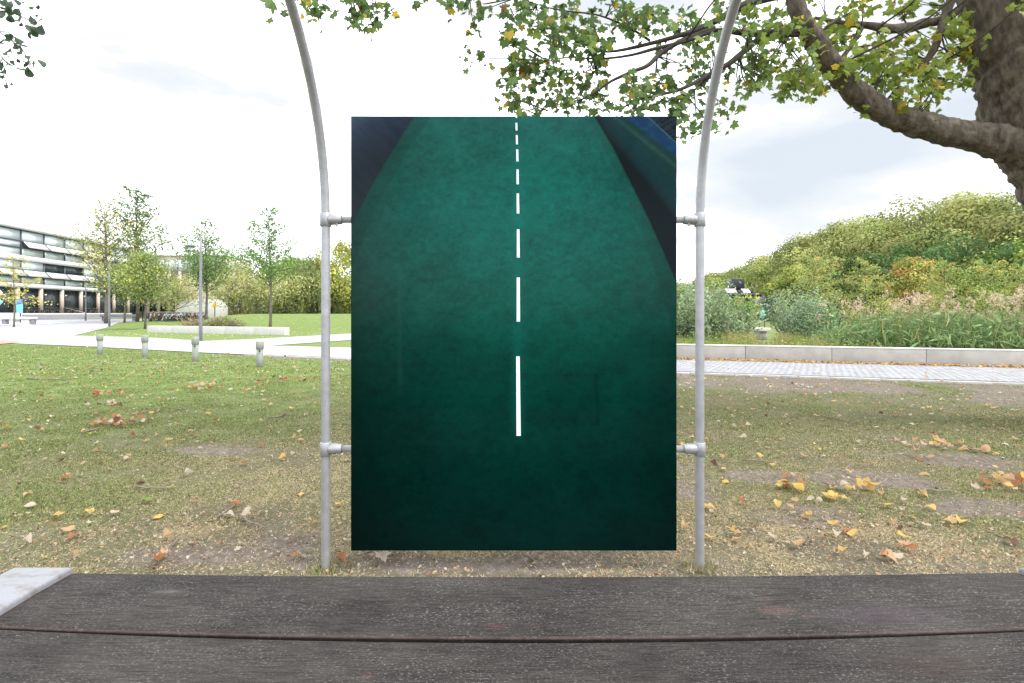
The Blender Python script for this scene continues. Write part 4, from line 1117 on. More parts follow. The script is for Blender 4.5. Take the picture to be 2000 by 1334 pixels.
lamp(392, 667, 463, 481, 0.82, 'nearest and tallest grey street lamp, standing on the path edge behind the bollards', 0.085)
lamp(213.5, 638, 530, 542, 1.0, 'grey street lamp beside the thin yellow green tree by the plaza', 0.10)
lamp(167.5, 627, 552, 556, 0.0, 'slim pole without visible head in front of the terrace steps', 0.08)
for px, base, top, lab in ((195, 692, 653, 'round grey green bollard, leftmost of the four on the lawn'), (283, 698, 655, 'round grey green bollard, second from the left of four'), (381.5, 707, 658, 'round grey green bollard standing just in front of the street lamp'), (507.5, 717, 666.5, 'round grey green bollard, rightmost and nearest of the four')):
    x, y = G(px, base); z = Hs(x, y); h = EYE + (HOR - top) * y / F - z
    o = empty('bollard', (x, y, z), lab, 'bollard', 'four round bollards along the lawn edge')
    hc = h * 0.70
    t = MB(); t.tube([(x, y, z - 0.2), (x, y, z + hc)], 0.088, 20); t.build('post', M['bollard'], o, smooth_=False)
    t = MB(); t.tube([(x, y, z + hc - 0.002), (x, y, z + hc + 0.008), (x, y, z + h - 0.004), (x, y, z + h)], [0.094, 0.104, 0.104, 0.101], 24); t.build('cap', M['bollard_cap'], o)
    if px not in (381.5, 507.5): continue
    t = MB(); t.tube([(x + 0.05, y - 0.09, z + hc - 0.05), (x + 0.05, y - 0.12, z + hc - 0.05)], 0.022, 8)
    t.build('lock', M['black'], o)
def signpost(name, px, d, boards, label, mat_post='black', cat='sign'):
    x, y = at(px, d); z = Hs(x, y); s = d / F
    o = empty(name, (x, y, z), label, cat)
    tops = min(b_[2] for b_ in boards)
    t = MB(); t.tube([(x, y + 0.05, z), (x, y + 0.05, EYE + (HOR - tops) * s)], 0.05, 8); t.build('post', M[mat_post], o)
    for px0, px1, py0, py1, mm in boards:
        t = MB(); t.box(((px0 - 1000) * s, y - 0.06, EYE + (HOR - py1) * s), ((px1 - 1000) * s, y - 0.005, EYE + (HOR - py0) * s)); t.build('sign_board', M[mm], o, bevel=0.01)
    return o
signpost('banner_sign', 39, 56, [(33, 45, 584, 594, 'blue_sign'), (33, 45, 594.3, 611, 'cyan_sign')], 'upright banner sign, blue above turquoise, beside the yellow sapling')
signpost('yellow_sign', 278, 62, [(275.5, 281.5, 585, 591, 'yellow_sign')], 'small yellow square sign left of the bicycles')
signpost('yellow_sign', 419, 62, [(416, 423, 592.5, 600, 'yellow_sign')], 'small yellow sign in front of the white annex')
signpost('purple_sign', 468, 66, [(464, 471, 587, 600, 'purple_sign'), (465, 478, 587.5, 589.5, 'black')], 'narrow purple and black sign pillar beyond the mound')
signpost('blue_sign', 500.5, 66, [(498, 503.5, 595, 601.5, 'blue_sign')], 'small blue traffic sign beyond the mound')
signpost('white_sign', 515, 66, [(513, 517, 595.5, 599.5, 'white_sign')], 'small white sign beyond the mound, right of the blue one')
signpost('black_post_sign', 559, 55, [(556.5, 562.5, 600, 603, 'black')], 'small black post with a flat top beside the willow')
# diamond shaped signs at the left edge
x, y = at(0, 56); s = 56 / F
o = empty('hanging_sign', (x, y, Hs(x, y)), 'pale diamond shaped boards at the left edge by the terrace', 'sign')
t = MB(); t.tube([(x - 0.3, y, Hs(x, y)), (x - 0.3, y, E + 3)], 0.05, 6); t.build('post', M['black'], o)
for cy in (572, 590):
    cz = EYE + (HOR - cy) * s; r_ = 7 * s
    t = MB(); t.add([(x - r_, y - .1, cz), (x, y - .1, cz - r_), (x + r_, y - .1, cz), (x, y - .1, cz + r_), (x - r_, y - .06, cz), (x, y - .06, cz - r_), (x + r_, y - .06, cz), (x, y - .06, cz + r_)], np.array([(0,1,2,3),(7,6,5,4),(0,4,5,1),(1,5,6,2),(2,6,7,3),(3,7,4,0)]))
    t.build('board', M['cyan_sign'] if cy > 580 else M['white_sign'], o)

# ------------------------------------------------------------------ maple tree at upper right
MD = 6.5
maple = empty('maple_tree', (8.1, MD, 0), 'large old maple with a thick limb reaching left over the panel', 'tree')
def path3(pts, sub=5):
    """Catmull-Rom through (px, py, d, r)"""
    w = [np.array([*P(a, b_, d), r]) for a, b_, d, r in pts]
    return spline(w, sub)
def spline(w, sub=5):
    w = [2 * w[0] - w[1]] + list(w) + [2 * w[-1] - w[-2]]
    out = []
    for i in range(1, len(w) - 2):
        for k in range(sub):
            t_ = k / sub
            out.append(0.5 * ((2 * w[i]) + (-w[i - 1] + w[i + 1]) * t_ + (2 * w[i - 1] - 5 * w[i] + 4 * w[i + 1] - w[i + 2]) * t_ ** 2 + (-w[i - 1] + 3 * w[i] - 3 * w[i + 1] + w[i + 2]) * t_ ** 3))
    out.append(w[-2])
    return np.array(out)
def lumpy(mb, path, n=20, amp=0.06, col=None, fur=0.0):
    """tube with knobbly bark relief"""
    pts, rad = path[:, :3], path[:, 3]
    s = MB(); s.tube(pts, rad, n); v = s.v[0]; k = len(pts)
    cen = np.repeat(pts, n, 0); dr = v - cen
    a = np.tile(np.arange(n), k); q = np.repeat(np.arange(k), n)
    f = 1 + amp * ((vnoise(np.cos(a * 6.283 / n) * 2.2 + q * 0.35 + 20, np.sin(a * 6.283 / n) * 2.2 + q * 0.13 + 9) - 0.5) * 2.2 + (vnoise(a * 1.7, q * 0.5) - 0.5) * 0.7)
    if fur:
        ln = np.concatenate([[0], np.cumsum(np.linalg.norm(np.diff(pts, axis=0), axis=1))])[q]
        an = a * 6.283 / n; cx_, cy_ = np.cos(an), np.sin(an)
        rg = fbm(cx_ * 7 + 31 + ln * 0.3, cy_ * 7 + 17 - ln * 0.25, 3); rg2 = fbm(cx_ * 17 + ln * 0.8, cy_ * 17 + 40 + ln * 0.7, 2)
        f = f - fur * (1 - np.abs(rg - 0.5) * 5).clip(0, 1) - fur * 0.6 * (1 - np.abs(rg2 - 0.5) * 4).clip(0, 1) + fur * 0.7 * (vnoise(cx_ * 2 + ln * 1.5, cy_ * 2 + ln * 1.1) - .5)
    mb.add(cen + dr * f[:, None], s.f, col)
tr = MB()
trunk = spline([np.array(p) for p in ((8.2, MD, -0.3, 0.85), (8.1, MD, 0.3, 0.68), (7.85, MD, 1.5, 0.58), (7.5, MD, 2.5, 0.54), (7.18, MD, 3.1, 0.53), (6.90, MD, 3.65, 0.56), (6.66, MD, 4.15, 0.55), (6.50, MD, 4.7, 0.52), (6.32, MD, 5.4, 0.50), (6.1, MD, 6.5, 0.42), (6.0, MD, 8.5, 0.3))], 22)
lumpy(tr, trunk, 150, 0.07, fur=0.035); tr.build('trunk', M['bark'], maple, smooth_=True)
limbs = {}
def limb(key, pts, n=14, amp=0.08, mat='bark', name='limb', sub=5, fur=0.0):
    p = path3(pts, sub); limbs[key] = p
    t = MB(); lumpy(t, p, n, amp, fur=fur); t.build(name, M[mat], maple, smooth_=True)
limb('L1', [(2050, 300, 6.5, 0.33), (1985, 283, 6.5, 0.27), (1925, 271, 6.5, 0.19), (1850, 257, 6.45, 0.165), (1780, 238, 6.4, 0.158), (1715, 213, 6.3, 0.138), (1660, 170, 6.2, 0.130), (1618, 120, 6.1, 0.118), (1585, 70, 6.0, 0.112), (1558, 20, 6.0, 0.098), (1545, -40, 6.0, 0.09), (1520, -150, 6.0, 0.07), (1470, -320, 5.9, 0.04)], 60, 0.12, sub=16, fur=0.018)
limb('L2', [(1870, 20, 6.6, 0.05), (1845, 38, 6.6, 0.055), (1805, 46, 6.6, 0.06), (1775, 54, 6.6, 0.065), (1740, 56, 6.5, 0.06), (1700, 50, 6.5, 0.045), (1650, 45, 6.5, 0.03), (1590, 35, 6.5, 0.02)], 10, 0.12, name='branch')
limb('L3', [(1880, -60, 6.5, 0.06), (1858, 0, 6.5, 0.055), (1840, 50, 6.5, 0.05), (1825, 95, 6.5, 0.048), (1802, 130, 6.5, 0.035), (1795, 160, 6.5, 0.02)], 8, 0.12, name='branch')
limb('L4', [(1682, 55, 6.5, 0.035), (1662, 90, 6.5, 0.03), (1640, 120, 6.4, 0.02), (1630, 150, 6.4, 0.01)], 8, 0.1, name='branch')
limb('A', [(1555, -20, 6.0, 0.07), (1500, -5, 6.0, 0.055), (1450, 12, 5.9, 0.045), (1390, 45, 5.9, 0.038), (1340, 65, 5.8, 0.03), (1270, 85, 5.8, 0.022), (1200, 100, 5.8, 0.015), (1150, 100, 5.8, 0.008)], 8, 0.1, 'bark_dark', 'branch')
limb('B', [(1565, 62, 6.0, 0.06), (1520, 64, 5.9, 0.05), (1470, 66, 5.9, 0.04), (1400, 60, 5.9, 0.03), (1340, 80, 5.8, 0.025), (1280, 95, 5.8, 0.02), (1230, 108, 5.8, 0.015), (1170, 115, 5.8, 0.012), (1110, 112, 5.8, 0.008), (1060, 122, 5.8, 0.005)], 8, 0.1, 'bark_dark', 'branch')
limb('C', [(1500, 62, 5.9, 0.04), (1465, 90, 5.9, 0.035), (1430, 120, 5.8, 0.032), (1395, 140, 5.8, 0.028), (1340, 170, 5.7, 0.022), (1290, 185, 5.7, 0.015), (1240, 195, 5.7, 0.008)], 8, 0.1, 'bark_dark', 'branch')
limb('D', [(1395, 55, 5.9, 0.03), (1330, 80, 5.8, 0.03), (1290, 105, 5.8, 0.027), (1265, 128, 5.7, 0.024), (1235, 140, 5.7, 0.022), (1195, 158, 5.7, 0.016), (1150, 188, 5.7, 0.010), (1100, 205, 5.7, 0.006), (1050, 224, 5.7, 0.003)], 8, 0.1, 'bark_dark', 'branch')
limb('E', [(1400, 138, 5.8, 0.02), (1380, 155, 5.8, 0.016), (1350, 180, 5.8, 0.014), (1320, 190, 5.8, 0.012), (1322, 210, 5.8, 0.008), (1308, 228, 5.8, 0.005)], 6, 0.1, 'bark_dark', 'branch')
limb('F', [(1270, 80, 5.8, 0.014), (1230, 55, 5.8, 0.012), (1170, 30, 5.8, 0.010), (1110, 22, 5.8, 0.008), (1060, 12, 5.8, 0.006), (1000, -10, 5.8, 0.004)], 6, 0.1, 'bark_dark', 'branch')
limb('H', [(1540, -60, 6.0, 0.07), (1440, -110, 5.8, 0.06), (1280, -130, 5.6, 0.045), (1100, -110, 5.5, 0.03), (950, -70, 5.4, 0.02), (800, -60, 5.3, 0.012), (640, -60, 5.3, 0.006)], 8, 0.1, 'bark_dark', 'branch')
limb('J', [(1930, -60, 6.5, 0.09), (1860, -120, 6.4, 0.07), (1760, -160, 6.2, 0.05), (1660, -150, 6.0, 0.03), (1600, -120, 5.9, 0.02)], 8, 0.1, 'bark_dark', 'branch')
LB = np.concatenate([p for k_, p in limbs.items()])
LB = LB[LB[:, 3] < 0.16]
BL = [(930,12,18,16,20),(922,57,10,7,7),(925,102,8,11,8),(996,30,16,22,22),(1000,78,18,18,18),(1044,30,26,24,34),(1068,54,20,18,20),(1110,39,28,26,40),(1158,54,24,26,34),(1170,87,20,22,24),(1092,81,22,22,26),(1126,95,16,14,12),(1026,126,24,20,34),(1002,150,14,26,30),(1068,126,22,18,24),(1032,174,14,12,14),(1002,192,10,14,12),(1011,212,14,10,10),(1040,222,18,7,10),(1086,186,20,16,22),(1122,205,16,14,18),(1070,165,16,14,14),(1155,132,22,20,28),(1170,168,18,18,20),(1120,150,16,14,14),(1224,24,26,24,34),(1200,8,26,14,18),(1260,54,20,22,26),(1275,12,20,16,18),(1344,78,24,24,34),(1312,85,16,16,16),(1380,114,20,16,20),(1368,51,22,22,26),(1330,30,24,16,14),(1258,180,20,22,30),(1240,160,14,16,16),(1296,192,22,18,26),(1275,150,18,16,20),(1300,150,16,14,12),(1374,168,18,14,20),(1350,186,16,16,18),(1335,210,18,14,20),(1350,225,10,7,8),(1320,125,20,14,16),(1395,84,16,22,18),(1410,20,24,20,22),(1470,120,24,22,34),(1485,141,18,14,18),(1476,30,24,24,34),(1440,45,18,20,18),(1455,174,18,22,24),(1430,150,14,14,10),(1412,208,14,16,18),(1344,270,12,12,13),(1368,246,10,14,12),(1397,244,8,12,9),(1210,215,24,12,16),(1170,215,18,10,12),(1250,222,22,8,12),(1300,225,16,8,10),
 (1468,60,20,24,26),(1510,60,22,26,30),(1510,118,24,20,28),(1498,145,16,12,12),(1534,24,20,22,22),(1558,72,18,22,20),(1582,105,14,16,16),(1576,150,22,16,26),(1540,182,18,12,18),(1564,168,18,14,20),(1596,160,14,12,14),(1618,84,18,26,28),(1642,78,16,26,24),(1605,45,20,20,18),(1660,39,18,20,20),(1666,14,22,12,18),(1690,9,22,10,14),(1650,114,16,18,22),(1640,140,14,14,12),(1714,87,18,12,20),(1735,92,16,12,16),(1705,111,16,12,16),(1678,116,16,12,16),(1722,132,20,16,26),(1750,130,20,16,26),(1744,168,20,18,28),(1715,160,14,14,12),(1692,171,12,14,14),(1744,192,22,8,12),(1782,132,20,18,28),(1804,150,18,20,26),(1828,129,18,18,24),(1856,118,20,16,24),(1882,116,14,12,14),(1836,168,16,16,22),(1872,155,16,12,18),(1812,186,14,14,18),(1803,210,8,12,9),(1789,81,14,16,16),(1812,74,14,14,14),(1750,9,26,12,20),(1790,6,22,10,14),(1838,18,18,18,22),(1870,60,18,16,22),(1893,54,14,16,16),(1903,76,14,10,14),(1884,98,14,12,14),(1770,105,14,10,8),(1700,205,18,5,6),
 (610,14,16,14,16),(690,12,12,14,12),(725,40,15,9,12),(740,4,14,6,6),(760,6,12,8,8),(820,3,14,6,6),(890,4,18,8,12),(700,30,6,6,4)]
r2 = random.Random(11)
for k in range(95):    # the crown goes on above the frame
    BL.append((r2.uniform(560, 2050), r2.uniform(-560, -12), 60, 45, 26))
tmp_m = [maple_template(f_) for f_ in (0.15, 0.45, 0.75)]
leaf_items = []; tw_ = MB()
for (bx, by, rx, ry, nn) in BL:
    off = by < -10
    dmid = np.interp(bx, [600, 1000, 1400, 1700, 1950], [5.3, 5.7, 5.9, 6.3, 6.5]) + r2.uniform(-0.45, 0.45)
    if off: dmid = r2.uniform(4.2, 7.8)
    c = np.array(P(bx, by, dmid))
    j_ = np.argmin(((LB[:, :3] - c) ** 2).sum(1) + 0.2 * rng.random(len(LB)))
    st = LB[j_, :3]
    nn = int(nn * (1.35 if not off else 1) * (0.75 if 1290 < bx < 1480 and not off else 1)); ntw = max(1, nn // 7)
    for q in range(ntw):
        tip = np.array(P(bx + rng.normal() * rx * 0.62, by + rng.normal() * ry * 0.62, dmid + rng.normal() * 0.16))
        dist = np.linalg.norm(tip - st)
        mid = st * 0.45 + c * 0.35 + tip * 0.2 + rng.normal(size=3) * 0.03 * min(dist, 2)
        p = spline([np.append(v_, 0) for v_ in (st, mid, tip)], 3)[:, :3]
        if dist < 0.8 or q == 0: tw_.tube(p, np.linspace(0.007, 0.0025, len(p)) * (1 + 0.6 * min(dist, 2)), 4, cap=False)
        for w_ in range(nn // ntw + 1):
            pos = tip + rng.normal(size=3) * np.array([0.075, 0.075, 0.065])
            leaf_items.append((pos, off))
tw_.build('twigs', M['bark_dark'], maple)
# each leaf hangs with its tip down and outwards
pos = np.array([a for a, b_ in leaf_items]); offs = np.array([b_ for a, b_ in leaf_items])
nL = len(pos)
nr = rdir(nL) * 0.9 + np.array([0, -0.45, 0.55])
spin = math.pi + rng.normal(size=nL) * 0.9
Rm = rot_from(nr, spin)
size = 0.150 * (0.40 + 0.75 * rng.random(nL)) * np.where(offs, 1.25, 1)
pxs = pos[:, 0] / pos[:, 1] * F + 1000
warm = smooth((pxs - 1350) / 350)[:, None]
base = np.array([0.12, 0.19, 0.065]) * (1 - warm) + np.array([0.20, 0.26, 0.05]) * warm
colr = base * (0.7 + 0.65 * rng.random((nL, 1)))
rr_ = rng.random((nL, 1))
colr = np.where(rr_ < 0.035 + 0.035 * warm, np.array([[0.48, 0.36, 0.04]]), colr)
colr = np.where((rr_ > 0.985), np.array([[0.20, 0.08, 0.03]]), colr)
colr = np.where((rr_ > 0.94) & (rr_ <= 0.985), np.array([[0.26, 0.22, 0.05]]), colr)
# 300 largest in view as leaf parts
vis = (~offs)
order = np.argsort(-(size / pos[:, 1]) * vis)
own = order[:290]; restm = np.ones(nL, bool); restm[own] = False
mb = MB()
for ti, (tv, tf) in enumerate(tmp_m):
    sel = np.where(restm & ((np.arange(nL) % 3) == ti))[0]
    batch(mb, tv, tf, pos[sel], Rm[sel], size[sel] * 1.0, colr[sel])
tag(mb.build('foliage', M['leafmat'], maple), kind='stuff')
pal = [(0.12, 0.19, 0.06), (0.20, 0.26, 0.05), (0.09, 0.15, 0.055), (0.24, 0.29, 0.06), (0.48, 0.36, 0.04)]
lm = []
for ci, c_ in enumerate(pal):
    for tv, tf in tmp_m:
        t = MB(); t.add(tv, tf, c_); lm.append(t.build('leaf', M['leafmat'], link=False))
for i in own:
    ci = int(np.argmin([np.abs(np.array(c_) - colr[i]).sum() for c_ in pal]))
    o = bpy.data.objects.new('leaf', lm[ci * 3 + int(i) % 3]); sc.collection.objects.link(o)
    o.parent = maple; o.matrix_parent_inverse = Matrix.Translation(maple.location).inverted()
    m4 = Matrix([[*Rm[i][0], 0], [*Rm[i][1], 0], [*Rm[i][2], 0], [0, 0, 0, 1]])
    o.matrix_basis = Matrix.Translation(pos[i]) @ m4 @ Matrix.Scale(float(size[i]), 4)

# ------------------------------------------------------------------ second tree, branch tips entering at the upper left
pop = empty('poplar_tree', (-8.2, 4.0, 0), 'tree whose drooping twigs with rounded leaves enter the top left corner', 'tree')
tr = MB(); lumpy(tr, spline([np.array(p) for p in ((-8.2, 4, -0.2, 0.3), (-8.1, 4, 2, 0.24), (-8.0, 4, 4.2, 0.18), (-7.9, 4, 7, 0.1))], 4), 16, 0.06); tr.build('trunk', M['bark'], pop, smooth_=True)
br = MB(); pbp = spline([np.array(p) for p in ((-8.05, 4, 3.2, 0.09), (-6.8, 4, 4.0, 0.06), (-5.4, 4, 4.15, 0.035), (-4.4, 4, 3.95, 0.02), (-4.05, 4, 3.7, 0.008))], 4); lumpy(br, pbp, 8, 0.08); br.build('branch', M['bark_dark'], pop, smooth_=True)
tvs = [ovate_template(c_, r_) for c_, r_ in ((0.3, 0.15), (-0.4, 0.3), (0.5, 0.5))]
pm = [] 
for tv, tf in tvs:
    for c_ in ((0.055, 0.09, 0.06), (0.09, 0.13, 0.09), (0.035, 0.065, 0.03)):
        t = MB(); t.add(tv * np.array([1, 1.05, 1]), tf, c_); pm.append(t.build('leaf', M['leafmat'], link=False))
tw_ = MB()
PL = [(10,5,16),(25,12,22),(35,20,16),(5,28,16),(20,35,14),(40,30,12),(60,8,8),(77,14,10),(62,40,16),(80,58,18),(68,62,16),(82,38,9),(42,48,9),(20,72,14),(36,82,18),(45,90,18),(32,92,14),(4,82,14),(22,98,10),(3,118,12),(22,126,12),(12,138,12),(55,112,10),(68,122,14),(80,122,16),(54,140,18),(38,118,8),(18,108,9),(3,150,9),(13,168,9),(23,164,6),(10,176,6),(0,228,8),(-8,60,16),(-10,100,16),(-12,20,18),(-10,140,14),(30,2,16),(15,18,18),(70,132,10)]
_r = random.Random(5); PL += [(a_ * 0.85 + _r.uniform(-12, 6), c_ + _r.uniform(-9, 9), z_ * 1.0) for a_, c_, z_ in PL if c_ < 160]
clx = [(20,20),(70,45),(30,85),(15,125),(60,125),(15,168),(0,225)]
for k, (a_, c_) in enumerate(clx):
    d = 4.0
    tip = np.array(P(a_, c_, d)); st = pbp[min(len(pbp) - 1, 8 + k)][:3] if k != 4 else pbp[-1][:3]
    tw_.tube(spline([np.append(v_, 0) for v_ in (st, (st + tip) / 2 + np.array((0, 0, 0.1)), tip)], 4)[:, :3], 0.004, 4, cap=False)
for (a_, c_, sz) in PL:
    d = 4.0 + random.uniform(-0.25, 0.25)
    o = bpy.data.objects.new('leaf', random.choice(pm)); sc.collection.objects.link(o)
    o.parent = pop; o.matrix_parent_inverse = Matrix.Translation(pop.location).inverted()
    nn = Vector(rdir(1)[0] + np.array([0, -1.0, 0.3])); R_ = rot_from(np.array([nn]), np.array([random.uniform(0.6, 2.6)]))[0]
    o.matrix_basis = Matrix.Translation(P(a_, c_, d)) @ Matrix([[*R_[0], 0], [*R_[1], 0], [*R_[2], 0], [0, 0, 0, 1]]) @ Matrix.Scale(sz * 1.15 / F * d, 4)
    near_c = min(clx, key=lambda q: (q[0] - a_) ** 2 + (q[1] - c_) ** 2)
    tw_.tube([P(a_, c_, d), P(near_c[0], near_c[1], 4.0)], 0.0018, 3, cap=False)
tw_.build('twigs', M['bark_dark'], pop)

# ------------------------------------------------------------------ grass
def grass_band(mb, y0, y1, dens, w, h, xmax=None, straw_bias=0.0):
    area = 0.5 * (2.3 * y0 + 2.3 * y1 + 4) * (y1 - y0)
    n_ = int(area * dens)
    y = y0 + (y1 - y0) * rng.random(n_); xm = 1.12 * y + 1.0
    x = (rng.random(n_) * 2 - 1) * xm
    clump = fbm(x * 3.1, y * 3.1, 3)
    bare = bare_map(x, y); gm = green_map(x, y)
    keep = (rng.random(n_) < (1 - bare * 0.88) * np.clip(0.35 + (clump - 0.35) * 2.6, 0.2, 1)) & (y < near_edge(x) - 0.08)
    x, y, gm, bare, clump = x[keep], y[keep], gm[keep], bare[keep], clump[keep]; n_ = len(x)
    r = rng.random(n_)
    is_straw = r > (0.28 + 0.72 * gm - straw_bias)
    g1 = np.array([0.185, 0.24, 0.075]); g2 = np.array([0.15, 0.175, 0.06]); 
    gc = g1 * gm[:, None] + g2 * (1 - gm[:, None])
    col = np.where(is_straw[:, None], np.array([[0.40, 0.335, 0.20]]), gc) * (0.45 + 1.05 * rng.random((n_, 1)))
    hh = h * (0.4 + 0.9 * rng.random(n_)) * np.where(is_straw, 0.45, 1.0) * (0.6 + 0.8 * clump)
    bend = hh * (0.5 + 1.4 * rng.random(n_)) * np.where(is_straw, 2.6, 1.0)
    blades(mb, x, y, hh, w * (0.7 + 0.6 * rng.random(n_)), bend, col, 1 if y0 > 5.2 else 2)
mb = MB()
grass_band(mb, 2.3, 3.6, 24000, 0.0036, 0.036, straw_bias=0.30)
grass_band(mb, 3.6, 5.2, 16000, 0.0044, 0.034, straw_bias=0.18)
grass_band(mb, 5.2, 8.0, 8000, 0.0066, 0.032, straw_bias=0.10)
grass_band(mb, 8.0, 12.0, 3200, 0.011, 0.032)
grass_band(mb, 12.0, 24.0, 800, 0.02, 0.036)
for xp in (-1.094, 1.103):
    k = 420; a_ = rng.random(k) * 6.28; q_ = 0.03 + np.abs(rng.normal(size=k)) * 0.07
    blades(mb, xp + np.cos(a_) * q_, FD + np.sin(a_) * q_, 0.02 + 0.045 * rng.random(k), 0.0034 * np.ones(k), 0.01 + 0.03 * rng.random(k), np.where(rng.random((k, 1)) < 0.5, np.array([[0.20, 0.23, 0.08]]), np.array([[0.42, 0.36, 0.22]])) * (0.5 + 0.8 * rng.random((k, 1))), 2)
# long dry stalks lying flat
for y0_, y1_, k in ((2.3, 3.8, 16000), (3.8, 5.5, 13000), (5.5, 9, 11000)):
    y = rng.uniform(y0_, y1_, k); x = (rng.random(k) * 2 - 1) * (y * 1.1 + 0.6)
    gm = green_map(x, y); ok = rng.random(k) < 1.05 - gm; x, y = x[ok], y[ok]; k = len(x)
    hh = 0.008 + 0.014 * rng.random(k)
    blades(mb, x, y, hh, 0.0026 + 0.0007 * y, (0.02 + 0.06 * rng.random(k)), np.clip(np.array([[0.50, 0.42, 0.28]]) * (0.4 + 0.9 * rng.random((k, 1))), 0, 1), 2)
tag(mb.build('grass', M['grass']), 'short patchy lawn grass mixed with dry straw', 'grass', kind='stuff')

# ------------------------------------------------------------------ fallen leaves
FT = [ovate_template(*c_) for c_ in ((0.45, 0.15, 0.35), (0.9, 0.7, -0.4), (-0.6, 0.5, 0.5), (0.3, 1.1, 0.0), (-0.9, -0.5, 0.3))] + [ (lambda tv_tf: (tv_tf[0] * np.array([0.95, 0.95, -1.0]), tv_tf[1]))(maple_template(0.6)) ]
FC = {'tan': (0.48, 0.32, 0.19), 'yellow': (0.58, 0.41, 0.14), 'orange brown': (0.34, 0.16, 0.075), 'pale': (0.50, 0.43, 0.34), 'dark brown': (0.13, 0.07, 0.045), 'green': (0.20, 0.32, 0.08)}
FM = {}
for c_, rgb in FC.items():
    FM[c_] = []
    for tv, tf in FT:
        t = MB(); jj_ = 0.85 + 0.3 * np.random.default_rng(1).random((len(tv), 1)); t.add(tv, tf, np.array(rgb) * jj_); FM[c_].append(t.build('fallen_leaf', M['leafmat'], link=False))
nfl = 0
def fallen(px, py, size, c_, label, group=None, var=None, tilt=0.35, up=0.0, wpos=None):
    global nfl
    x, y = wpos if wpos else G(px, py)
    me = random.choice(FM[c_]) if var is None else FM[c_][var]
    o = bpy.data.objects.new('fallen_leaf', me); sc.collection.objects.link(o)
    o.location = (x, y, Hs(x, y) + size * 0.16 + 0.018 + up); o.scale = (size, size, size)
    o.rotation_euler = (random.uniform(-tilt, tilt), random.uniform(-tilt, tilt), random.uniform(0, 6.28))
    tag(o, label, 'leaf', group); nfl += 1
    return o
special = [
 (1620, 980, .125, 'yellow', 'largest pale yellow leaf beside the bare soil patch right of the panel', 0), (1763, 1058, .10, 'yellow', 'bright yellow rounded leaf on grass near the right end of the table', 0),
 (1645, 1087, .085, 'yellow', 'yellow curled leaf close behind the table, right of the panel', 1), (1452, 989, .08, 'orange brown', 'orange brown leaf between right post and bare soil', 1),
 (1680, 1003, .075, 'green', 'single fresh green leaf on the right lawn', 5), (1626, 1034, .075, 'yellow', 'small folded yellow leaf below the largest pale leaf', 1),
 (1806, 1034, .08, 'pale', 'pinkish pale leaf lying flat left of the soil patch at right', 0), (1738, 1101, .105, 'tan', 'curled tan leaf touching the back edge of the table at right', 2),
 (1385, 1059, .075, 'yellow', 'yellow leaf just right of the right post foot', 0), (1338, 1040, .085, 'tan', 'tan crinkled leaf between panel corner and right post', 3),
 (1725, 1098, .06, 'orange brown', 'small orange leaf beside the curled tan leaf', 1), (1815, 997, .085, 'yellow', 'two toned yellow leaf in front of the right soil patch', 2),
 (1778, 1080, .095, 'orange brown', 'flat brown leaf right of the bright yellow leaf', 0), (1665, 1057, .09, 'yellow', 'long yellow tan leaf left of the bright yellow leaf', 1), (1634, 1050, .08, 'pale', 'pale grey leaf below the small folded yellow leaf', 2),
 (113, 1017, .105, 'yellow', 'large yellow orange leaf at lower left of the lawn', 0), (176, 1012, .085, 'yellow', 'curled yellow leaf right of the large yellow orange leaf', 1),
 (456, 992, .095, 'orange brown', 'upright orange leaf with a twig, left lawn', 2), (481, 1015, .095, 'pale', 'cream curled leaf near the twig on the left lawn', 1),
 (287, 985, .10, 'green', 'pale green fallen leaf on the left lawn', 0), (330, 960, .07, 'yellow', 'yellow leaf with a straight stalk on the left lawn', 0),
 (662, 992, .085, 'yellow', 'cream yellow leaf between left post and panel', 0), (146, 1054, .075, 'orange brown', 'standing rust brown leaf near the left table plate', 2),
 (55, 1070, .085, 'pale', 'long pale leaf in the left lower lawn corner', 3), (148, 1095, .085, 'tan', 'dry tan leaf just behind the left table plate', 1), (763, 1088, .16, 'tan', 'large crumpled brown plane leaf under the panel', 5), (745, 1100, .14, 'pale', 'large grey brown plane leaf under the panel edge', 5),
 (662, 1105, .10, 'orange brown', 'brown leaf at the foot of the left post', 3), (330, 1060, .10, 'tan', 'long tan leaf close behind the table at left', 3), (310, 1110, .12, 'orange brown', 'curled brown leaf touching the table back edge at left', 1)]
for px, py, sz, c_, lab, v_ in special: fallen(px, py, sz, c_, lab, var=v_, tilt=0.3)
heaps = [((228, 830), 26, 0.30, 'in the nearest of the three heaps on the left lawn', ('orange brown', 'dark brown', 'tan', 'pale')), ((210, 795), 12, 0.26, 'in the middle of the three heaps on the left lawn', ('pale', 'tan', 'dark brown')), ((212, 775), 14, 0.30, 'in the farthest of the three heaps on the left lawn', ('orange brown', 'orange brown', 'tan')),
         ((400, 760), 15, 0.36, 'in the heap between bollards and bare lawn, left of the post', ('tan', 'orange brown', 'pale')), ((555, 746), 20, 0.60, 'in the stretched heap left of the left post', ('dark brown', 'tan', 'orange brown')),
         ((1972, 952), 14, 0.20, 'in the small heap at the right edge of the lawn', ('tan', 'yellow', 'orange brown')), ((1850, 878), 14, 0.42, 'in the loose scatter right of centre on the right lawn', ('tan', 'yellow', 'tan')), ((1545, 962), 7, 0.10, 'in the small cluster left of the largest pale leaf', ('yellow', 'orange brown', 'yellow')), ((1700, 965), 6, 0.22, 'along the thin twig on the right lawn', ('tan', 'yellow', 'pale')), ((1580, 700), 0, 1, '', ('tan',))]
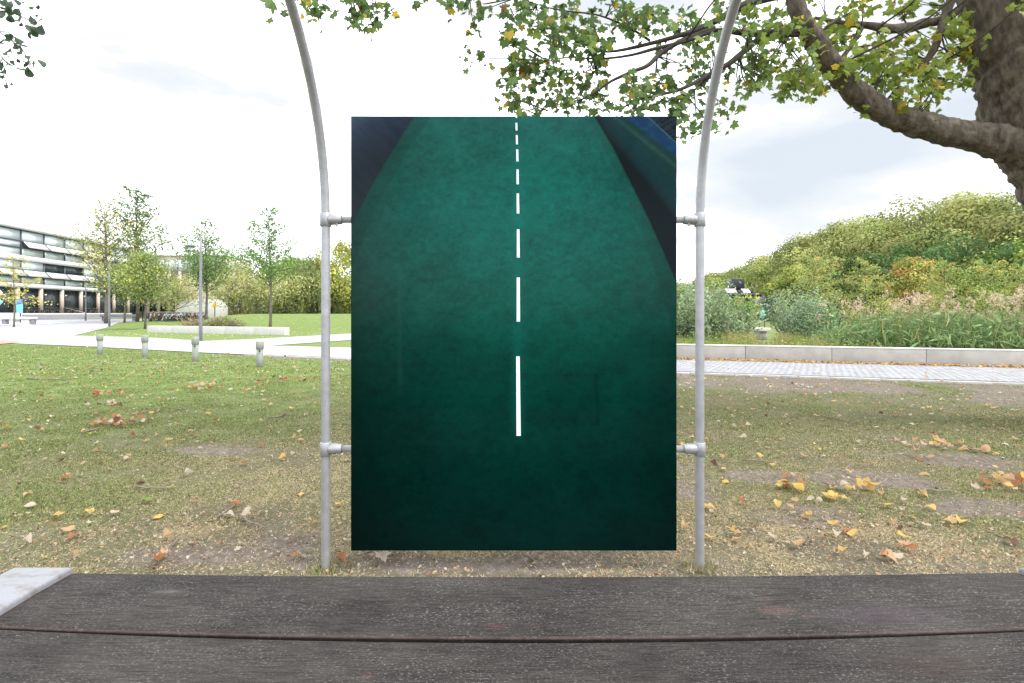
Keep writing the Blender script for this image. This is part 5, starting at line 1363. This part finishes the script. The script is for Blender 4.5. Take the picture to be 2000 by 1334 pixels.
for (hx, hy), k, rad, where, cols in heaps:
    gx_, gy_ = G(hx, hy)
    for q in range(k):
        c_ = random.choice(cols)
        fallen(0, 0, random.uniform(.075, .125), c_, f'{c_} dry leaf {where}', f'dry leaves {where}', tilt=0.9, up=random.uniform(0, 0.05), wpos=(gx_ + random.gauss(0, rad * 0.55), gy_ + random.gauss(0, rad * 0.45)))
zones = []
while nfl < 296:
    px = random.choice((random.uniform(5, 640), random.uniform(1330, 1995), random.uniform(1330, 1995))); py = 700 + 400 * random.random() ** 1.15
    if 640 < px < 1362 and not (1330 < px or px < 680): continue
    x, y = G(px, py)
    if y > near_edge(x) - 0.15: continue
    left = px < 1000
    c_ = random.choices(['tan', 'yellow', 'orange brown', 'pale', 'dark brown'], [4, 3, 1.6, 2.6, 0.8] if not left else [4, 1.5, 1.8, 3, 1.2])[0]
    zone = 'left' if left else 'right'
    dist = 'near' if y < 5 else ('middle' if y < 9 else 'far')
    sz = random.uniform(0.055, 0.105) if not left else random.uniform(0.045, 0.095)
    fallen(px, py, sz, c_, f'{c_} leaf scattered on the {dist} part of the lawn {zone} of the panel', f'loose {c_} leaves, {dist} lawn {zone} of the panel', tilt=0.3)
# the smaller litter: leaf fragments, chips and far leaves in one mass
mb = MB()
names = ['tan', 'yellow', 'orange brown', 'pale', 'dark brown']
def litter(n_, xs, ys, s0, s1, wts, z_up=0.02):
    for ti, (tv, tf) in enumerate(FT[:5]):
        k = n_ // 5; x = xs(k); y = ys(k, x)
        ok = (y < near_edge(x) - 0.05); x, y = x[ok], y[ok]; k = len(x)
        c_ = rng.choice(5, k, p=np.array(wts) / sum(wts)); col = np.array([FC[q] for q in names])[c_] * (0.7 + 0.5 * rng.random((k, 1)))
        sz = s0 + (s1 - s0) * rng.random(k) ** 2
        batch(mb, tv, tf, np.stack([x, y, H(x, y) + z_up + sz * 0.12], -1), rot_from(rdir(k) * 0.4 + np.array([0, 0, 1.0]), rng.random(k) * 6.28), sz, col)
litter(7000, lambda k: rng.uniform(-14, 13, k), lambda k, x: rng.uniform(2.4, 15, k), 0.010, 0.035, (3, .6, 1.3, 5, 2))
litter(2300, lambda k: rng.uniform(-13, 13, k), lambda k, x: rng.uniform(5, 16, k), 0.035, 0.09, (3, 1.0, 1.5, 4, 1))
litter(500, lambda k: rng.uniform(-20, -4, k), lambda k, x: rng.uniform(12, 23, k), 0.05, 0.11, (2, 1, .5, 4, .6))
litter(5200, lambda k: rng.uniform(-4, 5.5, k), lambda k, x: rng.uniform(2.35, 3.8, k), 0.008, 0.03, (3, .4, 1.3, 5, 2))
# leaf strip along the foot of the wall and dots on the path
for ti, (tv, tf) in enumerate(FT[:5]):
    k = 520; x = rng.uniform(2.5, 22, k); y = wall_y(x) - 0.45 - 0.05 - np.abs(rng.normal(size=k)) * 0.22
    c_ = rng.choice(5, k, p=[.36, .33, .1, .18, .03]); col = np.array([FC[q] for q in names])[c_] * (0.75 + 0.45 * rng.random((k, 1)))
    sz = 0.05 + 0.06 * rng.random(k)
    batch(mb, tv, tf, np.stack([x, y, H(x, y) + 0.05], -1), rot_from(rdir(k) * 0.5 + np.array([0, 0, 1.0]), rng.random(k) * 6.28), sz, col)
    k = 14; x = rng.uniform(3, 16, k); y = near_edge(x) + rng.uniform(0.3, 3.2, k)
    batch(mb, tv, tf, np.stack([x, y, H(x, y) + 0.05], -1), rot_from(rdir(k) * 0.3 + np.array([0, 0, 1.0]), rng.random(k) * 6.28), 0.05 + 0.04 * rng.random(k), np.tile([[0.5, 0.36, 0.2]], (k, 1)))
k = 700; x = rng.uniform(-34, -12, k); y = rng.uniform(27, 46, k)
batch(mb, QUAD_V, QUAD_F, np.stack([x, y, H(x, y) + 0.05], -1), rot_from(rdir(k) * 0.4 + np.array([0, 0, 1.0]), rng.random(k) * 6.28), 0.10 + 0.08 * rng.random(k), np.tile([[0.5, 0.48, 0.28]], (k, 1)))
tag(mb.build('leaf_litter', M['leafmat']), 'scattered small leaf fragments and distant fallen leaves', 'leaf litter', kind='stuff')
# strip of weeds at the wall foot
mb = MB(); k = 5000; x = rng.uniform(2.4, 22, k); y = wall_y(x) - 0.45 - np.abs(rng.normal(size=k)) * 0.16
blades(mb, x, y, 0.04 + 0.08 * rng.random(k), 0.012, 0.04 * np.ones(k), leaf_cols(k, (0.17, 0.22, 0.05)), 1)
tag(mb.build('wall_foot_weeds', M['grass']), 'thin line of green weeds at the foot of the low wall', 'weeds', kind='stuff')

# twigs lying about
TW = [((1605, 950), (1700, 985), 'long thin dead twig curving across the right lawn'), ((1790, 965), (1870, 968), 'dead forked twig on the far right of the near lawn'), ((1450, 905), (1530, 915), 'thin twig right of the right post'), ((1600, 815), (1680, 830), 'straight twig on the middle of the right lawn'), ((1870, 870), (1945, 905), 'thin bent twig beside the loose leaf scatter'),
      ((425, 1020), (455, 995), 'short thick twig below the upright orange leaf'), ((470, 1020), (510, 1045), 'bent twig below the cream curled leaf'), ((265, 960), (330, 962), 'straight stalk left of the yellow leaf'), ((255, 815), (320, 800), 'pale curved twig leaving the nearest heap'), ((160, 850), (195, 840), 'pale twig left of the nearest heap'), ((300, 1105), (345, 1065), 'diagonal pale twig behind the table at left'),
      ((525, 820), (590, 810), 'dark twig on the lawn left of the left post'), ((1010, 1080), (1060, 1115), 'thin dark twig under the middle of the panel'), ((690, 1095), (740, 1080), 'knobbly twig under the left corner of the panel'), ((50, 742), (140, 744), 'dark curved stick at the left edge of the lawn')]
for (a_, c_, lab) in TW:
    g1 = np.array(G(*a_)); g2 = np.array(G(*c_)); k = 7
    pts = []
    off = 0
    for i in range(k):
        t_ = i / (k - 1); off += random.uniform(-.02, .02); q = g1 * (1 - t_) + g2 * t_
        pts.append((q[0] + off * 0.4, q[1] + off, Hs(q[0], q[1]) + 0.022 + 0.012 * random.random()))
    t = MB(); rr0 = 0.0045 + 0.0008 * g1[1]
    t.tube(pts, np.linspace(rr0, rr0 * 0.5, k), 6, rough=0.25)
    m_ = pts[3]; t.tube([m_, (m_[0] + random.uniform(-.1, .1), m_[1] + random.uniform(0.03, .12), m_[2] + 0.01)], [rr0 * 0.6, rr0 * 0.3], 5)
    tag(t.build('fallen_twig', M['twig']), lab, 'twig')
